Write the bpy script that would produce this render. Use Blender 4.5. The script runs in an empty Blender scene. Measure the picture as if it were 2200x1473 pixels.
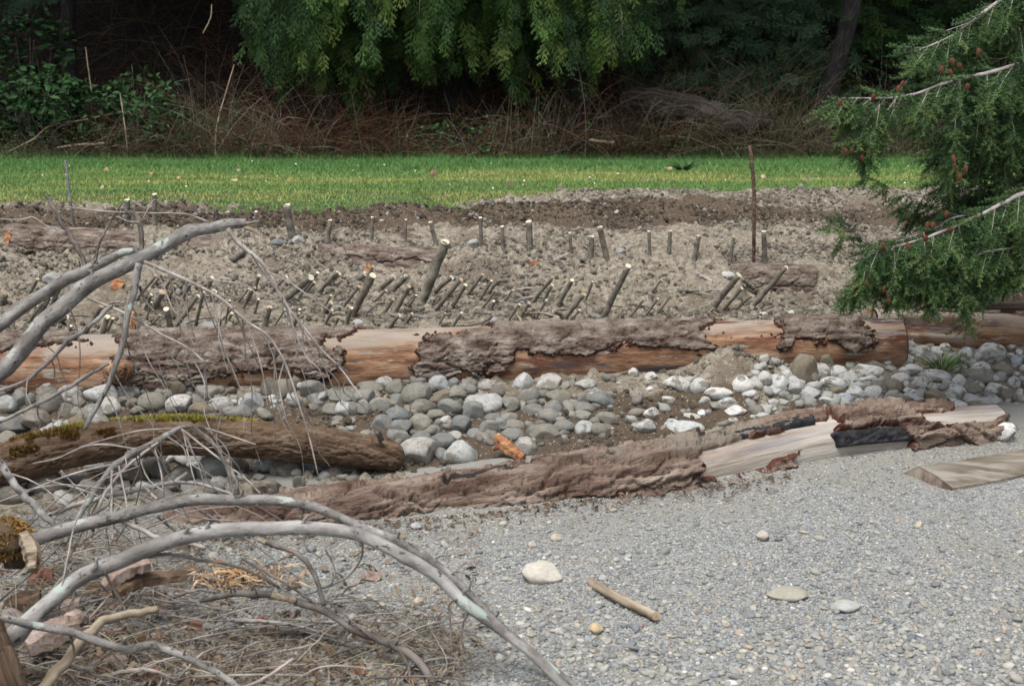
import bpy, math, random
import numpy as np
from mathutils import Vector
random.seed(7); RNG = np.random.default_rng(7)
SC = bpy.context.scene; COL = SC.collection
# ---------------------------------------------------------------- camera, sky, sun, exposure
HC = 2.0; FPX = 2900.0; PITCH = math.radians(10.85)
cam = bpy.data.cameras.new('camera'); camo = bpy.data.objects.new('camera', cam); COL.objects.link(camo)
camo.location = (0, 0, HC); camo.rotation_euler = (math.pi/2 - PITCH, 0, 0)
cam.sensor_width = 36.0; cam.lens = 36*FPX/2200; cam.clip_start = 0.05; cam.clip_end = 600
cam.dof.use_dof = True; cam.dof.focus_distance = 8.2; cam.dof.aperture_fstop = 5.0
SC.camera = camo
W = bpy.data.worlds.new('World'); SC.world = W; W.use_nodes = True
nt = W.node_tree; bg = nt.nodes['Background']
sky = nt.nodes.new('ShaderNodeTexSky'); sky.sky_type = 'NISHITA'; sky.sun_disc = False
SUN_EL, SUN_ROT = math.radians(68), math.radians(205)
sky.sun_elevation = SUN_EL; sky.sun_rotation = SUN_ROT; sky.dust_density = 3.0; sky.air_density = 1.0
hs = nt.nodes.new('ShaderNodeHueSaturation'); hs.inputs['Saturation'].default_value = 0.42
nt.links.new(sky.outputs[0], hs.inputs['Color']); nt.links.new(hs.outputs[0], bg.inputs['Color'])
bg.inputs['Strength'].default_value = 0.082
sl = bpy.data.lights.new('sun', 'SUN'); sl.energy = 1.5; sl.angle = math.radians(30); sl.color = (1.0, 0.98, 0.95)
so = bpy.data.objects.new('sun', sl); COL.objects.link(so); so.location = (0, -5, 12)
# sky sun_rotation is clockwise from +Y
sd = Vector((math.sin(SUN_ROT)*math.cos(SUN_EL), math.cos(SUN_ROT)*math.cos(SUN_EL), math.sin(SUN_EL)))
so.rotation_euler = sd.to_track_quat('Z', 'Y').to_euler()
SC.view_settings.view_transform = 'Standard'; SC.view_settings.look = 'None'
SC.view_settings.exposure = 1.48; SC.view_settings.gamma = 1.0; SC.view_settings.use_curve_mapping = False

# ---------------------------------------------------------------- numeric helpers
def _h(ix, iy, iz, seed):
    n = (ix.astype(np.uint32)*np.uint32(374761393) + iy.astype(np.uint32)*np.uint32(668265263)
         + iz.astype(np.uint32)*np.uint32(2246822519) + np.uint32((seed*3266489917) & 0xffffffff))
    n = (n ^ (n >> np.uint32(13)))*np.uint32(1274126177); n = n ^ (n >> np.uint32(16))
    return (n & np.uint32(0xffffff)).astype(np.float64)/0xffffff
def vn(x, y, z=0.0, seed=0):
    x, y, z = np.broadcast_arrays(np.asarray(x, float), np.asarray(y, float), np.asarray(z, float))
    ix, iy, iz = [np.floor(a).astype(np.int64) for a in (x, y, z)]
    fx, fy, fz = x-ix, y-iy, z-iz
    fx, fy, fz = [f*f*(3-2*f) for f in (fx, fy, fz)]
    r = 0
    for dx in (0, 1):
        for dy in (0, 1):
            for dz in (0, 1):
                r = r + _h(ix+dx, iy+dy, iz+dz, seed)*(fx if dx else 1-fx)*(fy if dy else 1-fy)*(fz if dz else 1-fz)
    return r
def fbm(x, y, z=0.0, o=4, seed=0, lac=2.03, g=0.5):
    r = 0; a = 1.0; t = 0; f = 1.0
    for k in range(o):
        r = r + a*vn(np.asarray(x)*f, np.asarray(y)*f, np.asarray(z)*f, seed+k*17); t += a; a *= g; f *= lac
    return r/t
def worley(x, y, seed=0):
    """F1, F2 and the nearest cell's random number"""
    ix, iy = np.floor(x).astype(np.int64), np.floor(y).astype(np.int64); f1 = np.full(x.shape, 9.0); f2 = f1.copy(); cid = np.zeros(x.shape)
    for dx in (-1, 0, 1):
        for dy in (-1, 0, 1):
            cx, cy = ix+dx, iy+dy; z = np.zeros_like(cx)
            d = np.hypot(cx+.1+.8*_h(cx, cy, z, seed)-x, cy+.1+.8*_h(cx, cy, z, seed+5)-y); r = _h(cx, cy, z, seed+9)
            near = d < f1; f2 = np.where(near, f1, np.minimum(f2, d)); cid = np.where(near, r, cid); f1 = np.where(near, d, f1)
    return f1, f2, cid
def sstep(a, b, x):
    t = np.clip((np.asarray(x, float)-a)/(b-a), 0, 1); return t*t*(3-2*t)
CA, SA = math.cos(PITCH), math.sin(PITCH)
def ray(u, v):
    a, b = (u-1100)/FPX, (736.5-v)/FPX
    return np.array([a, CA+b*SA, -SA+b*CA])
def P(u, v, d):
    r = ray(u, v); return np.array([0, 0, HC]) + r*(d/r[1])
def xu(u, d): return (u-1100)/FPX*d*1.0
def PX(p):
    r = np.asarray(p, float)-np.array([0, 0, HC]); f = r[1]*CA-r[2]*SA; up = r[1]*SA+r[2]*CA
    return 1100+FPX*r[0]/f, 736.5-FPX*up/f, f

# ---------------------------------------------------------------- object helpers
def mesh_np(name, V, F, mat=None, smooth=True, attrs=None, parent=None, org=None):
    """one mesh object from numpy vertices and faces (an (n,k) array or a list of such arrays)"""
    V = np.asarray(V, float)
    if org is not None: V = V-np.asarray(org, float)
    Fs = F if isinstance(F, list) else [F]
    Fs = [np.asarray(f, np.int32) for f in Fs if len(f)]
    me = bpy.data.meshes.new(name)
    me.vertices.add(len(V)); me.vertices.foreach_set('co', np.ascontiguousarray(V, np.float32).ravel())
    nl = sum(f.size for f in Fs); nf = sum(len(f) for f in Fs)
    me.loops.add(nl); me.loops.foreach_set('vertex_index', np.concatenate([f.ravel() for f in Fs]).astype(np.int32))
    me.polygons.add(nf)
    tot = np.concatenate([np.full(len(f), f.shape[1], np.int32) for f in Fs])
    st = np.concatenate([[0], np.cumsum(tot)[:-1]]).astype(np.int32)
    me.polygons.foreach_set('loop_start', st); me.polygons.foreach_set('loop_total', tot)
    me.update(calc_edges=True)
    me.polygons.foreach_set('use_smooth', np.full(nf, bool(smooth)))
    for k, a in (attrs or {}).items():
        a = np.asarray(a, np.float32)
        if a.ndim == 1: me.attributes.new(k, 'FLOAT', 'POINT').data.foreach_set('value', a)
        else: me.attributes.new(k, 'FLOAT_VECTOR', 'POINT').data.foreach_set('vector', np.ascontiguousarray(a).ravel())
    me.validate(); me.update()
    if mat: me.materials.append(mat)
    o = bpy.data.objects.new(name, me); COL.objects.link(o)
    if parent: o.parent = parent
    elif org is not None: o.location = Vector(org)
    return o
def tag(o, label=None, cat=None, group=None, kind=None):
    if label: o['label'] = label
    if cat: o['category'] = cat
    if group: o['group'] = group
    if kind: o['kind'] = kind
    return o
def thing(name, label, cat, loc, group=None):
    e = bpy.data.objects.new(name, None); COL.objects.link(e); e.location = Vector(loc); e.empty_display_size = 0.1
    return tag(e, label, cat, group)
def gridF(nu, nv, off=0, wrap=False):
    i = np.arange(nu-1)[:, None]; j = np.arange(nv if wrap else nv-1)[None, :]
    j2 = (j+1) % nv
    a = i*nv+j; b = i*nv+j2; c = (i+1)*nv+j2; d = (i+1)*nv+j
    return np.stack([a, b, c, d], -1).reshape(-1, 4)+off
def catmull(pts, n):
    pts = np.asarray(pts, float)
    if len(pts) == 2: return pts[0]+(pts[1]-pts[0])*np.linspace(0, 1, n)[:, None]
    q = np.vstack([2*pts[0]-pts[1], pts, 2*pts[-1]-pts[-2]])
    s = np.linspace(0, len(pts)-1-1e-9, n); i = s.astype(int); t = (s-i)[:, None]
    a, b, c, d = q[i], q[i+1], q[i+2], q[i+3]
    return 0.5*(2*b+(c-a)*t+(2*a-5*b+4*c-d)*t*t+(3*b-a-3*c+d)*t**3)
def frames(C):
    T = np.gradient(C, axis=0); T /= np.linalg.norm(T, axis=1)[:, None]+1e-12
    ref = np.array([0, 0, 1.0]) if abs(T[0][2]) < 0.9 else np.array([1.0, 0, 0])
    U = np.zeros_like(C); u = ref-T[0]*ref.dot(T[0]); u /= np.linalg.norm(u)
    for k in range(len(C)):
        u = u-T[k]*u.dot(T[k]); u /= np.linalg.norm(u)+1e-12; U[k] = u
    return T, U, np.cross(T, U)
def tube(pts, rad, n=40, m=10, rough=0.0, seed=0, cap=True, knots=0):
    """smooth tapered limb through pts; rad per point. returns V, F list, pc attribute"""
    C = catmull(pts, n); R = np.interp(np.linspace(0, 1, n), np.linspace(0, 1, len(rad)), rad)
    if rough: C = C+(np.stack([vn(np.linspace(0, 15, n), k*9.1, seed, seed) for k in range(3)], 1)-0.5)*R[:, None]*min(.9, rough*12)
    T, U, B = frames(C)
    th = np.linspace(0, 2*math.pi, m, endpoint=False)
    L = np.concatenate([[0], np.cumsum(np.linalg.norm(np.diff(C, axis=0), axis=1))])
    Rm = R[:, None]*np.ones(m)
    if rough:
        Rm = Rm*(1+rough*2*(fbm(L[:, None]*14, np.cos(th)[None]*1.5, np.sin(th)[None]*1.5, 3, seed)-0.5))
    rr = random.Random(seed)
    for k in range(knots):
        s0 = rr.uniform(0.06, 0.94)*L[-1]; a0 = rr.uniform(0, 6.28)
        da = np.abs((th-a0+math.pi) % (2*math.pi)-math.pi)
        r0 = np.interp(s0, L, R)
        Rm = Rm+r0*0.28*np.exp(-((L[:, None]-s0)/(r0*0.9))**2)*np.exp(-(da[None]/0.6)**2)
    V = C[:, None, :]+Rm[..., None]*(np.cos(th)[None, :, None]*U[:, None, :]+np.sin(th)[None, :, None]*B[:, None, :])
    V = V.reshape(-1, 3); F = [gridF(n, m, 0, True)]
    pc = np.stack([np.repeat(L, m), np.tile(th, n)*np.repeat(R, m), np.repeat(R, m)], 1)
    if cap:
        V = np.vstack([V, C[0]-T[0]*R[0]*0.15, C[-1]+T[-1]*R[-1]*0.15]); k = n*m; j = np.arange(m)
        F.append(np.stack([(j+1) % m, j, np.full(m, k)], 1))
        F.append(np.stack([(n-1)*m+j, (n-1)*m+(j+1) % m, np.full(m, k+1)], 1))
        pc = np.vstack([pc, pc[0], pc[-1]])
    return V, F, pc
def merge(protoV, protoF, pos, M, attrs=None):
    """numpy copies of a prototype: M is (n,3,3) with rows = images of the axes"""
    n = len(pos); k = len(protoV)
    V = np.einsum('ki,nij->nkj', protoV, M)+pos[:, None, :]
    F = (np.asarray(protoF)[None]+(np.arange(n)*k)[:, None, None]).reshape(-1, np.asarray(protoF).shape[1])
    return V.reshape(-1, 3), F
def basis(X, Zhint):
    X = X/np.linalg.norm(X, axis=1)[:, None]; Y = np.cross(Zhint, X); Y /= np.linalg.norm(Y, axis=1)[:, None]+1e-9
    return np.stack([X, Y, np.cross(X, Y)], 1)

# ---------------------------------------------------------------- materials
def rgb(c): return (c[0], c[1], c[2], 1.0)
def pm(name, ramp, scale=8.0, stretch=(1, 1, 1), coord='Object', detail=6.0, over=(), bump=0.3, bscale=None, bdist=0.01,
       rough=0.9, rnd=None, spec=0.25, objcol=False, inst=False, voro=None, hsv=0.0):
    """procedural material: noise ramp + overlays (colour, scale, lo, hi) + bump. rnd: name of a per-element attribute for the ramp"""
    m = bpy.data.materials.new(name); m.use_nodes = True; t = m.node_tree; N = t.nodes; L = t.links
    b = N['Principled BSDF']; b.inputs['Roughness'].default_value = rough; b.inputs['Specular IOR Level'].default_value = spec
    if coord == 'Object': tc = N.new('ShaderNodeTexCoord'); co = tc.outputs['Object']
    elif coord == 'World': tc = N.new('ShaderNodeNewGeometry'); co = tc.outputs['Position']
    else: tc = N.new('ShaderNodeAttribute'); tc.attribute_name = coord; co = tc.outputs['Vector']
    oi = N.new('ShaderNodeObjectInfo')
    if coord == 'Object':
        ad = N.new('ShaderNodeVectorMath'); ad.operation = 'ADD'; mu = N.new('ShaderNodeMath'); mu.operation = 'MULTIPLY'
        mu.inputs[1].default_value = 37.0; L.new(oi.outputs['Random'], mu.inputs[0]); L.new(co, ad.inputs[0]); L.new(mu.outputs[0], ad.inputs[1]); co = ad.outputs[0]
    mp = N.new('ShaderNodeMapping'); mp.inputs['Scale'].default_value = stretch; L.new(co, mp.inputs['Vector'])
    def noise(s, d=detail, r=0.6, raw=False):
        n = N.new('ShaderNodeTexNoise'); n.inputs['Scale'].default_value = s; n.inputs['Detail'].default_value = d
        n.inputs['Roughness'].default_value = r; L.new(mp.outputs[0], n.inputs['Vector'])
        if raw: return n.outputs['Fac']
        q = N.new('ShaderNodeMapRange'); q.inputs['From Min'].default_value = .30; q.inputs['From Max'].default_value = .70; L.new(n.outputs['Fac'], q.inputs['Value']); return q.outputs[0]
    def mix(f, a, c, typ='MIX'):
        x = N.new('ShaderNodeMix'); x.data_type = 'RGBA'; x.blend_type = typ
        for s, val in ((x.inputs[0], f), (x.inputs[6], a), (x.inputs[7], c)):
            if isinstance(val, (int, float)): s.default_value = val
            elif isinstance(val, tuple): s.default_value = val
            else: L.new(val, s)
        return x.outputs[2]
    def ramped(f, stops):
        r = N.new('ShaderNodeValToRGB'); e = r.color_ramp.elements
        while len(e) < len(stops): e.new(0.5)
        for k, (p, c) in enumerate(stops): e[k].position = p; e[k].color = rgb(c)
        L.new(f, r.inputs['Fac']); return r.outputs['Color']
    fac = noise(scale)
    if rnd:
        at = N.new('ShaderNodeAttribute'); at.attribute_name = rnd; fac = at.outputs['Fac']
    if voro:
        vo = N.new('ShaderNodeTexVoronoi'); vo.inputs['Scale'].default_value = voro; L.new(mp.outputs[0], vo.inputs['Vector'])
        sx = N.new('ShaderNodeSeparateColor'); L.new(vo.outputs['Color'], sx.inputs[0]); fac = sx.outputs[0]
    col = ramped(fac, ramp)
    if objcol: col = mix(1.0, col, oi.outputs['Color'], 'MULTIPLY')
    if inst:
        at = N.new('ShaderNodeAttribute'); at.attribute_type = 'INSTANCER'; at.attribute_name = 'col'; col = mix(1.0, col, at.outputs['Color'], 'MULTIPLY')
    for (c, s, lo, hi) in over:
        if isinstance(s, str):
            at = N.new('ShaderNodeAttribute'); at.attribute_name = s; f = at.outputs['Fac']
        else: f = noise(s, 5.0)
        mr = N.new('ShaderNodeMapRange'); mr.inputs['From Min'].default_value = lo; mr.inputs['From Max'].default_value = hi
        mr.interpolation_type = 'SMOOTHSTEP'; L.new(f, mr.inputs['Value'])
        f2 = mr.outputs[0]
        col = mix(f2, col, rgb(c))
    L.new(col, b.inputs['Base Color'])
    if bump:
        bp = N.new('ShaderNodeBump'); bp.inputs['Strength'].default_value = bump; bp.inputs['Distance'].default_value = bdist
        if voro: L.new(vo.outputs['Distance'], bp.inputs['Height']); bp.invert = True
        else: L.new(noise(bscale or scale*2.5, 8.0, 0.65, True), bp.inputs['Height'])
        L.new(bp.outputs[0], b.inputs['Normal'])
    return m
M = {}
M['under'] = pm('ground_earth', [(0.3, (.10, .085, .065)), (0.7, (.2, .175, .14))], 6, coord='World')
M['gravel'] = pm('fine_gravel', [(0.0, (0.082, 0.089, 0.097)), (0.3, (0.169, 0.177, 0.176)), (0.6, (0.230, 0.235, 0.229)), (0.85, (0.283, 0.284, 0.269)), (1.0, (0.394, 0.407, 0.411))],
                 20, coord='World', voro=170.0, bump=0.9, bdist=0.005, rough=0.95,
                 over=[((0.219, 0.212, 0.192), 1.3, .50, .85), ((0.209, 0.204, 0.181), 'sand', .05, .8)])
M['pebble'] = pm('pebble_stone', [(0.3, (.75, .75, .75)), (0.7, (1.1, 1.1, 1.1))], 60, bump=0.12, bdist=0.002, rough=0.75, inst=True)
M['pebble_obj'] = pm('pebble_stone_single', [(0.3, (.75, .75, .75)), (0.7, (1.1, 1.1, 1.1))], 60, bump=0.12, bdist=0.002, rough=0.75, objcol=True)
M['soil'] = pm('dug_soil', [(0.1, (0.132, 0.109, 0.078)), (0.45, (0.243, 0.209, 0.159)), (0.85, (0.355, 0.313, 0.248))], 24, coord='World', detail=12,
               bump=1.0, bscale=70, bdist=0.03, rough=0.97,
               over=[((0.173, 0.140, 0.102), 2.2, .62, .85), ((0.102, 0.074, 0.049), 'damp', .25, .6), ((0.406, 0.370, 0.313), 70, .78, .86), ((0.076, 0.060, 0.043), 50, .76, .88)])
M['clod'] = pm('soil_clod', [(0.1, (.62, .62, .62)), (0.9, (1.2, 1.2, 1.2))], 40, bump=0.9, bdist=0.015, rough=0.97, inst=True)
M['cobble'] = pm('river_cobble', [(0.1, (.74, .74, .74)), (0.5, (1.0, 1.0, 1.0)), (0.9, (1.15, 1.15, 1.13))], 3.2, detail=9, objcol=True,
                 over=[((.185, .17, .14), 0.9, .62, .80), ((.14, .125, .10), 7.0, .80, .92)], bump=0.45, bscale=14, bdist=0.04, rough=0.9)
M['lawn'] = pm('lawn_turf', [(0.1, (.035, .06, .02)), (0.5, (.06, .09, .03)), (0.9, (.10, .10, .04))], 6, stretch=(.35, 1, 1), coord='World', bump=0.8, bscale=40, bdist=0.03)
M['grass'] = pm('grass_blade', [(0.0, (0.043, 0.128, 0.037)), (0.5, (0.114, 0.212, 0.055)), (0.75, (0.217, 0.280, 0.073)), (0.9, (0.305, 0.285, 0.083)), (1.0, (0.397, 0.327, 0.165))], 5, rnd='rnd', bump=0, rough=0.7)
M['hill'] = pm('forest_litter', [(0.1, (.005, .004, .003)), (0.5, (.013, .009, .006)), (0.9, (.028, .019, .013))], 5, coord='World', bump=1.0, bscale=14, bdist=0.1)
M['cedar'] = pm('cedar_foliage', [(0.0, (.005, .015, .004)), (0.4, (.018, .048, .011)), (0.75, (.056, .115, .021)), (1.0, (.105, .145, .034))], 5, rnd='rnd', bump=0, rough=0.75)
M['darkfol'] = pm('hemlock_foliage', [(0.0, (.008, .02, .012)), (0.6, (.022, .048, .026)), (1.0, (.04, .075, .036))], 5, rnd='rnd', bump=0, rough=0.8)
M['salal'] = pm('broad_leaf', [(0.0, (0.007, 0.022, 0.007)), (0.6, (0.022, 0.062, 0.017)), (1.0, (0.050, 0.114, 0.026))], 5, rnd='rnd', bump=0, rough=0.6, spec=.2)
M['stem'] = pm('dead_stem', [(0.0, (0.023, 0.014, 0.009)), (0.35, (0.098, 0.039, 0.021)), (0.6, (0.092, 0.063, 0.044)), (0.8, (0.057, 0.071, 0.021)), (1.0, (0.310, 0.270, 0.218))], 5, rnd='rnd', bump=0)
M['rotten'] = pm('rotten_log', [(0.05, (.014, .011, .009)), (0.5, (.05, .04, .034)), (0.95, (.12, .105, .095))], 6, stretch=(.4, 4, 2), coord='pc', bump=1.0, bscale=18, bdist=0.05)
M['darkbark'] = pm('forest_bark', [(0.05, (.010, .009, .008)), (0.5, (.024, .021, .020)), (0.95, (.045, .041, .040))], 6, stretch=(1, 5, 1), coord='pc', bump=0.8, bdist=0.02, over=[((.12, .125, .115), 9, .88, .95)])
M['wood'] = pm('peeled_wood', [(0.05, (.06, .03, .018)), (0.35, (.16, .082, .045)), (0.6, (.255, .145, .084)), (0.95, (.34, .235, .16))], 4.0, stretch=(1.0, 5.0, 1), coord='pc', detail=12,
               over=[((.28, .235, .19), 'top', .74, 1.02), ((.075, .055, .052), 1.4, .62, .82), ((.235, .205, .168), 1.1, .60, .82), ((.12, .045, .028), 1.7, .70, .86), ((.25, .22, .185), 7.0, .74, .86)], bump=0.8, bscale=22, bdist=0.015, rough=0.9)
M['wood_pale'] = pm('weathered_peeled_wood', [(0.05, (.15, .115, .085)), (0.4, (.27, .235, .195)), (0.9, (.38, .355, .32))], 4.0, stretch=(.45, 7.0, 1), coord='pc', detail=10,
               over=[((.19, .095, .05), 0.9, .66, .88), ((.17, .16, .175), 0.8, .64, .82), ((.23, .205, .172), 2.6, .62, .85)], bump=0.6, bscale=22, bdist=0.010, rough=0.88)
M['wood_grey'] = pm('old_grey_wood', [(0.25, (.09, .066, .05)), (0.5, (.17, .13, .10)), (0.75, (.25, .205, .17))], 5.0, stretch=(.22, 3.0, 1), coord='pc', detail=8, bump=0.5, bscale=30, bdist=0.006)
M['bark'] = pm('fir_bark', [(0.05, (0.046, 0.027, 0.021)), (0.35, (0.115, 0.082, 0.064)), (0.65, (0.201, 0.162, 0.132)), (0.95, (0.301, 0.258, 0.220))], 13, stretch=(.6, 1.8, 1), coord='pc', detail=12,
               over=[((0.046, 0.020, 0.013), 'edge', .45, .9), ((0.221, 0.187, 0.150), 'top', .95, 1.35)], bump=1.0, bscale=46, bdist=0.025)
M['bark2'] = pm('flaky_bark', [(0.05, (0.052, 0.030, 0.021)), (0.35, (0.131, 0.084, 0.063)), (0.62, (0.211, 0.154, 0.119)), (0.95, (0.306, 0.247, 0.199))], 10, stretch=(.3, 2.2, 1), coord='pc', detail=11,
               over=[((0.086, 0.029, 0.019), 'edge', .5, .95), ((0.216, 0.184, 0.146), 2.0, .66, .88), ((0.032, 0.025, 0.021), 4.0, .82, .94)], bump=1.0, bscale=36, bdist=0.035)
M['mossbark'] = pm('brown_ridged_bark', [(0.05, (.045, .026, .016)), (0.5, (.118, .076, .047)), (0.95, (.205, .148, .10))], 12, stretch=(.5, 2.2, 1), coord='pc', detail=9, bump=1.0, bscale=36, bdist=0.02)
M['moss'] = pm('moss', [(0.1, (.13, .12, .02)), (0.5, (.23, .20, .035)), (0.9, (.32, .27, .06))], 30, bump=0)
M['moss_brown'] = pm('dry_moss', [(0.1, (.12, .065, .018)), (0.5, (.22, .13, .04)), (0.9, (.30, .20, .065))], 30, bump=0)
M['char'] = pm('charred_bark', [(0.3, (.008, .008, .009)), (0.7, (.025, .025, .028))], 20, coord='pc', bump=0.7, bdist=0.01, rough=0.7)
M['branch'] = pm('grey_alder_bark', [(0.05, (.08, .072, .064)), (0.5, (.165, .153, .14)), (0.95, (.255, .245, .228))], 22, stretch=(.6, 1, 1), coord='pc', detail=8,
                 over=[((.045, .038, .033), 60, .78, .87), ((.29, .315, .28), 14, .74, .85), ((.10, .09, .06), 4, .70, .9)], bump=0.9, bscale=60, bdist=0.008, rough=0.88)
M['branch_pale'] = pm('smooth_pale_bark', [(0.05, (0.115, 0.102, 0.092)), (0.5, (0.226, 0.212, 0.198)), (0.95, (0.322, 0.318, 0.305))], 20, stretch=(.5, 1, 1), coord='pc', detail=8,
                 over=[((0.058, 0.050, 0.044), 55, .78, .86), ((0.125, 0.115, 0.100), 5, .58, .85), ((0.288, 0.330, 0.290), 9, .78, .86)], bump=0.8, bscale=60, bdist=0.006, rough=0.85)
M['branch_dark'] = pm('dark_twig_bark', [(0.3, (.06, .05, .043)), (0.7, (.15, .13, .115))], 10, coord='pc', bump=0.4, bdist=0.003)
M['twig'] = pm('thin_twig_bark', [(0.3, (.17, .145, .125)), (0.7, (.32, .285, .26))], 10, coord='pc', bump=0.2, bdist=0.002)
M['tan'] = pm('bare_tan_wood', [(0.05, (.13, .095, .065)), (0.5, (.23, .185, .13)), (0.95, (.33, .285, .215))], 14, stretch=(.3, 2, 1), coord='pc', over=[((.10, .065, .036), 9, .76, .88)], bump=0.6, bdist=0.008)
M['stake'] = pm('willow_bark', [(0.05, (.075, .067, .052)), (0.5, (.142, .129, .103)), (0.95, (.215, .198, .165))], 18, coord='pc', detail=8, over=[((.045, .038, .028), 40, .74, .85), ((.20, .18, .15), 5, .70, .92)], bump=0.6, bscale=60, bdist=0.005)
M['cut'] = pm('fresh_cut_wood', [(0.1, (0.391, 0.332, 0.230)), (0.9, (0.561, 0.510, 0.391))], 30, bump=0.2, bdist=0.002, rough=0.8)
M['cut_tan'] = pm('aged_cut_wood', [(0.1, (.27, .19, .11)), (0.9, (.42, .33, .225))], 30, bump=0.2, bdist=0.002, rough=0.8)
M['cut_orange'] = pm('orange_split_wood', [(0.05, (.12, .04, .018)), (0.5, (.28, .13, .06)), (0.95, (.42, .26, .15))], 26, stretch=(.6, 2, 1), bump=0.9, bscale=60, bdist=0.012)
M['plank'] = pm('sawn_grey_plank', [(0.05, (.075, .062, .046)), (0.5, (.15, .13, .10)), (0.95, (.22, .195, .16))], 4, stretch=(.8, 6, 6), detail=10, over=[((.16, .13, .08), 0.4, .66, .85), ((.235, .215, .18), 2.0, .55, .85)], bump=0.8, bscale=16, bdist=0.012)
M['rust'] = pm('rusty_steel', [(0.3, (.055, .032, .022)), (0.7, (.13, .085, .06))], 30, coord='pc', bump=0.5, bdist=0.002, rough=0.8)
M['steel'] = pm('grey_steel_rod', [(0.3, (.11, .11, .12)), (0.7, (.20, .19, .19))], 30, coord='pc', bump=0.4, bdist=0.002, rough=0.7)
M['needle'] = pm('fir_needle', [(0.0, (.014, .036, .013)), (0.5, (.034, .074, .024)), (0.85, (.066, .12, .036)), (1.0, (.115, .155, .045))], 5, rnd='rnd', bump=0, rough=0.6)
M['firbark'] = pm('fir_twig_bark', [(0.3, (.16, .14, .12)), (0.7, (.33, .30, .275))], 14, coord='pc', bump=0.4, bdist=0.003)
M['cone'] = pm('fir_cone', [(0.1, (0.068, 0.022, 0.013)), (0.9, (0.144, 0.056, 0.029))], 40, bump=0.3, bdist=0.003)
M['litter'] = pm('ground_litter', [(0.0, (0.048, 0.034, 0.025)), (0.25, (0.095, 0.065, 0.045)), (0.45, (0.157, 0.095, 0.065)), (0.6, (0.171, 0.137, 0.095)), (0.8, (0.228, 0.194, 0.135)), (1.0, (0.342, 0.326, 0.254))], 5, rnd='rnd', bump=0)
M['straw'] = pm('shredded_wood', [(0.0, (.24, .12, .05)), (0.5, (.36, .235, .125)), (1.0, (.48, .37, .24))], 5, rnd='rnd', bump=0)
M['leaf_gr'] = pm('grass_tuft', [(0.0, (.05, .13, .03)), (0.7, (.11, .21, .055)), (1.0, (.33, .33, .17))], 5, rnd='rnd', bump=0, rough=.6)
M['slab'] = pm('pink_bark_slab', [(0.05, (.14, .09, .068)), (0.5, (.25, .185, .15)), (0.95, (.35, .285, .245))], 12, detail=10, bump=0.9, bscale=40, bdist=0.015)
M['white'] = pm('daisy_white', [(0.3, (.7, .7, .66)), (0.7, (.8, .8, .78))], 20, bump=0)
M['deadleaf'] = pm('dead_leaf', [(0.3, (.22, .12, .06)), (0.7, (.36, .24, .14))], 14, bump=0)
M['wood_knot'] = pm('sawn_knot', [(0.05, (.12, .055, .025)), (0.5, (.22, .11, .05)), (0.95, (.32, .18, .09))], 30, bump=0.6, bdist=0.006)
M['bark_red'] = pm('red_inner_bark', [(0.1, (.06, .026, .018)), (0.5, (.13, .06, .04)), (0.9, (.20, .115, .08))], 20, bump=0.8, bdist=0.01)
M['clean'] = pm('clean_river_stone', [(0.1, (.86, .86, .86)), (0.9, (1.1, 1.1, 1.1))], 6, detail=9, objcol=True, bump=0.3, bscale=20, bdist=0.02, rough=0.85)
# ---------------------------------------------------------------- terrain
PY = [-60, 3.0, 4.5, 5.6, 6.3, 7.0, 7.5, 7.75, 8.0, 8.3, 9.0, 9.6, 10.2, 11.0, 12.3, 20.5, 22.0, 25.0, 32.0, 46.0, 80.0]
PZ = [-.10, -.02, 0.0, .025, .08, .22, .34, .46, .565, .615, .73, .84, .93, .985, 1.05, .90, 1.04, 2.1, 7.5, 17.0, 30.0]
def base(x, y):
    x = np.asarray(x, float); y = np.asarray(y, float)
    yy = y-0.08*np.clip(x, -3.5, 3.0)*np.exp(-((y-7.8)/1.2)**2)
    return np.interp(yy, PY, PZ)
def lawn_edge(x):
    u = np.interp(x, [-6, -4.4, -2.3, -1.1, -.5, .1, .6, 1.5, 3, 5, 8], [11.5, 11.6, 11.55, 11.4, 11.55, 12.1, 12.6, 12.75, 12.6, 12.5, 12.4])
    return u
def backlog(t):  # axis of the buried log at the back of the bed
    A, B = P(12, 520, 10.1), P(1752, 612, 9.12); return A+(B-A)*np.asarray(t)[..., None]
# soil sheet
sx = np.arange(-5.9, 5.9, 0.0185); sy = np.arange(5.4, 13.2, 0.0185)
SX, SY = np.meshgrid(sx, sy, indexing='ij')
Z = base(SX, SY)
bed = sstep(6.7, 7.6, SY)
Z += (fbm(SX*1.1, SY*1.1, 0, 3, 3)-.5)*0.10*bed*sstep(13.2, 11.5, SY)
Z += (fbm(SX*4.5, SY*4.5, 0, 4, 5)-.5)*0.085*bed*sstep(8.0, 8.4, SY+0*SX)*(1-0.6*sstep(11.5, 12.5, SY))
# ridge of thrown soil over the buried log, broken where the log shows
la, lb = backlog(0.0), backlog(1.0)
tt = np.clip((SX-la[0])/(lb[0]-la[0]), 0, 1); ly = la[1]+(lb[1]-la[1])*tt
show = np.maximum.reduce([np.exp(-((tt-.09)/.085)**4), .85*np.exp(-((tt-.50)/.10)**4), np.exp(-((tt-.955)/.05)**4), .5*np.exp(-((tt-.27)/.05)**4)])
inlog = sstep(la[0]-.25, la[0], SX)*sstep(lb[0]+.25, lb[0], SX)
Z += 0.115*np.exp(-((SY-ly)/.30)**2)*(1-show)*inlog
Z -= 0.07*np.exp(-((SY-ly+.22)/.16)**2)*show*inlog
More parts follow.
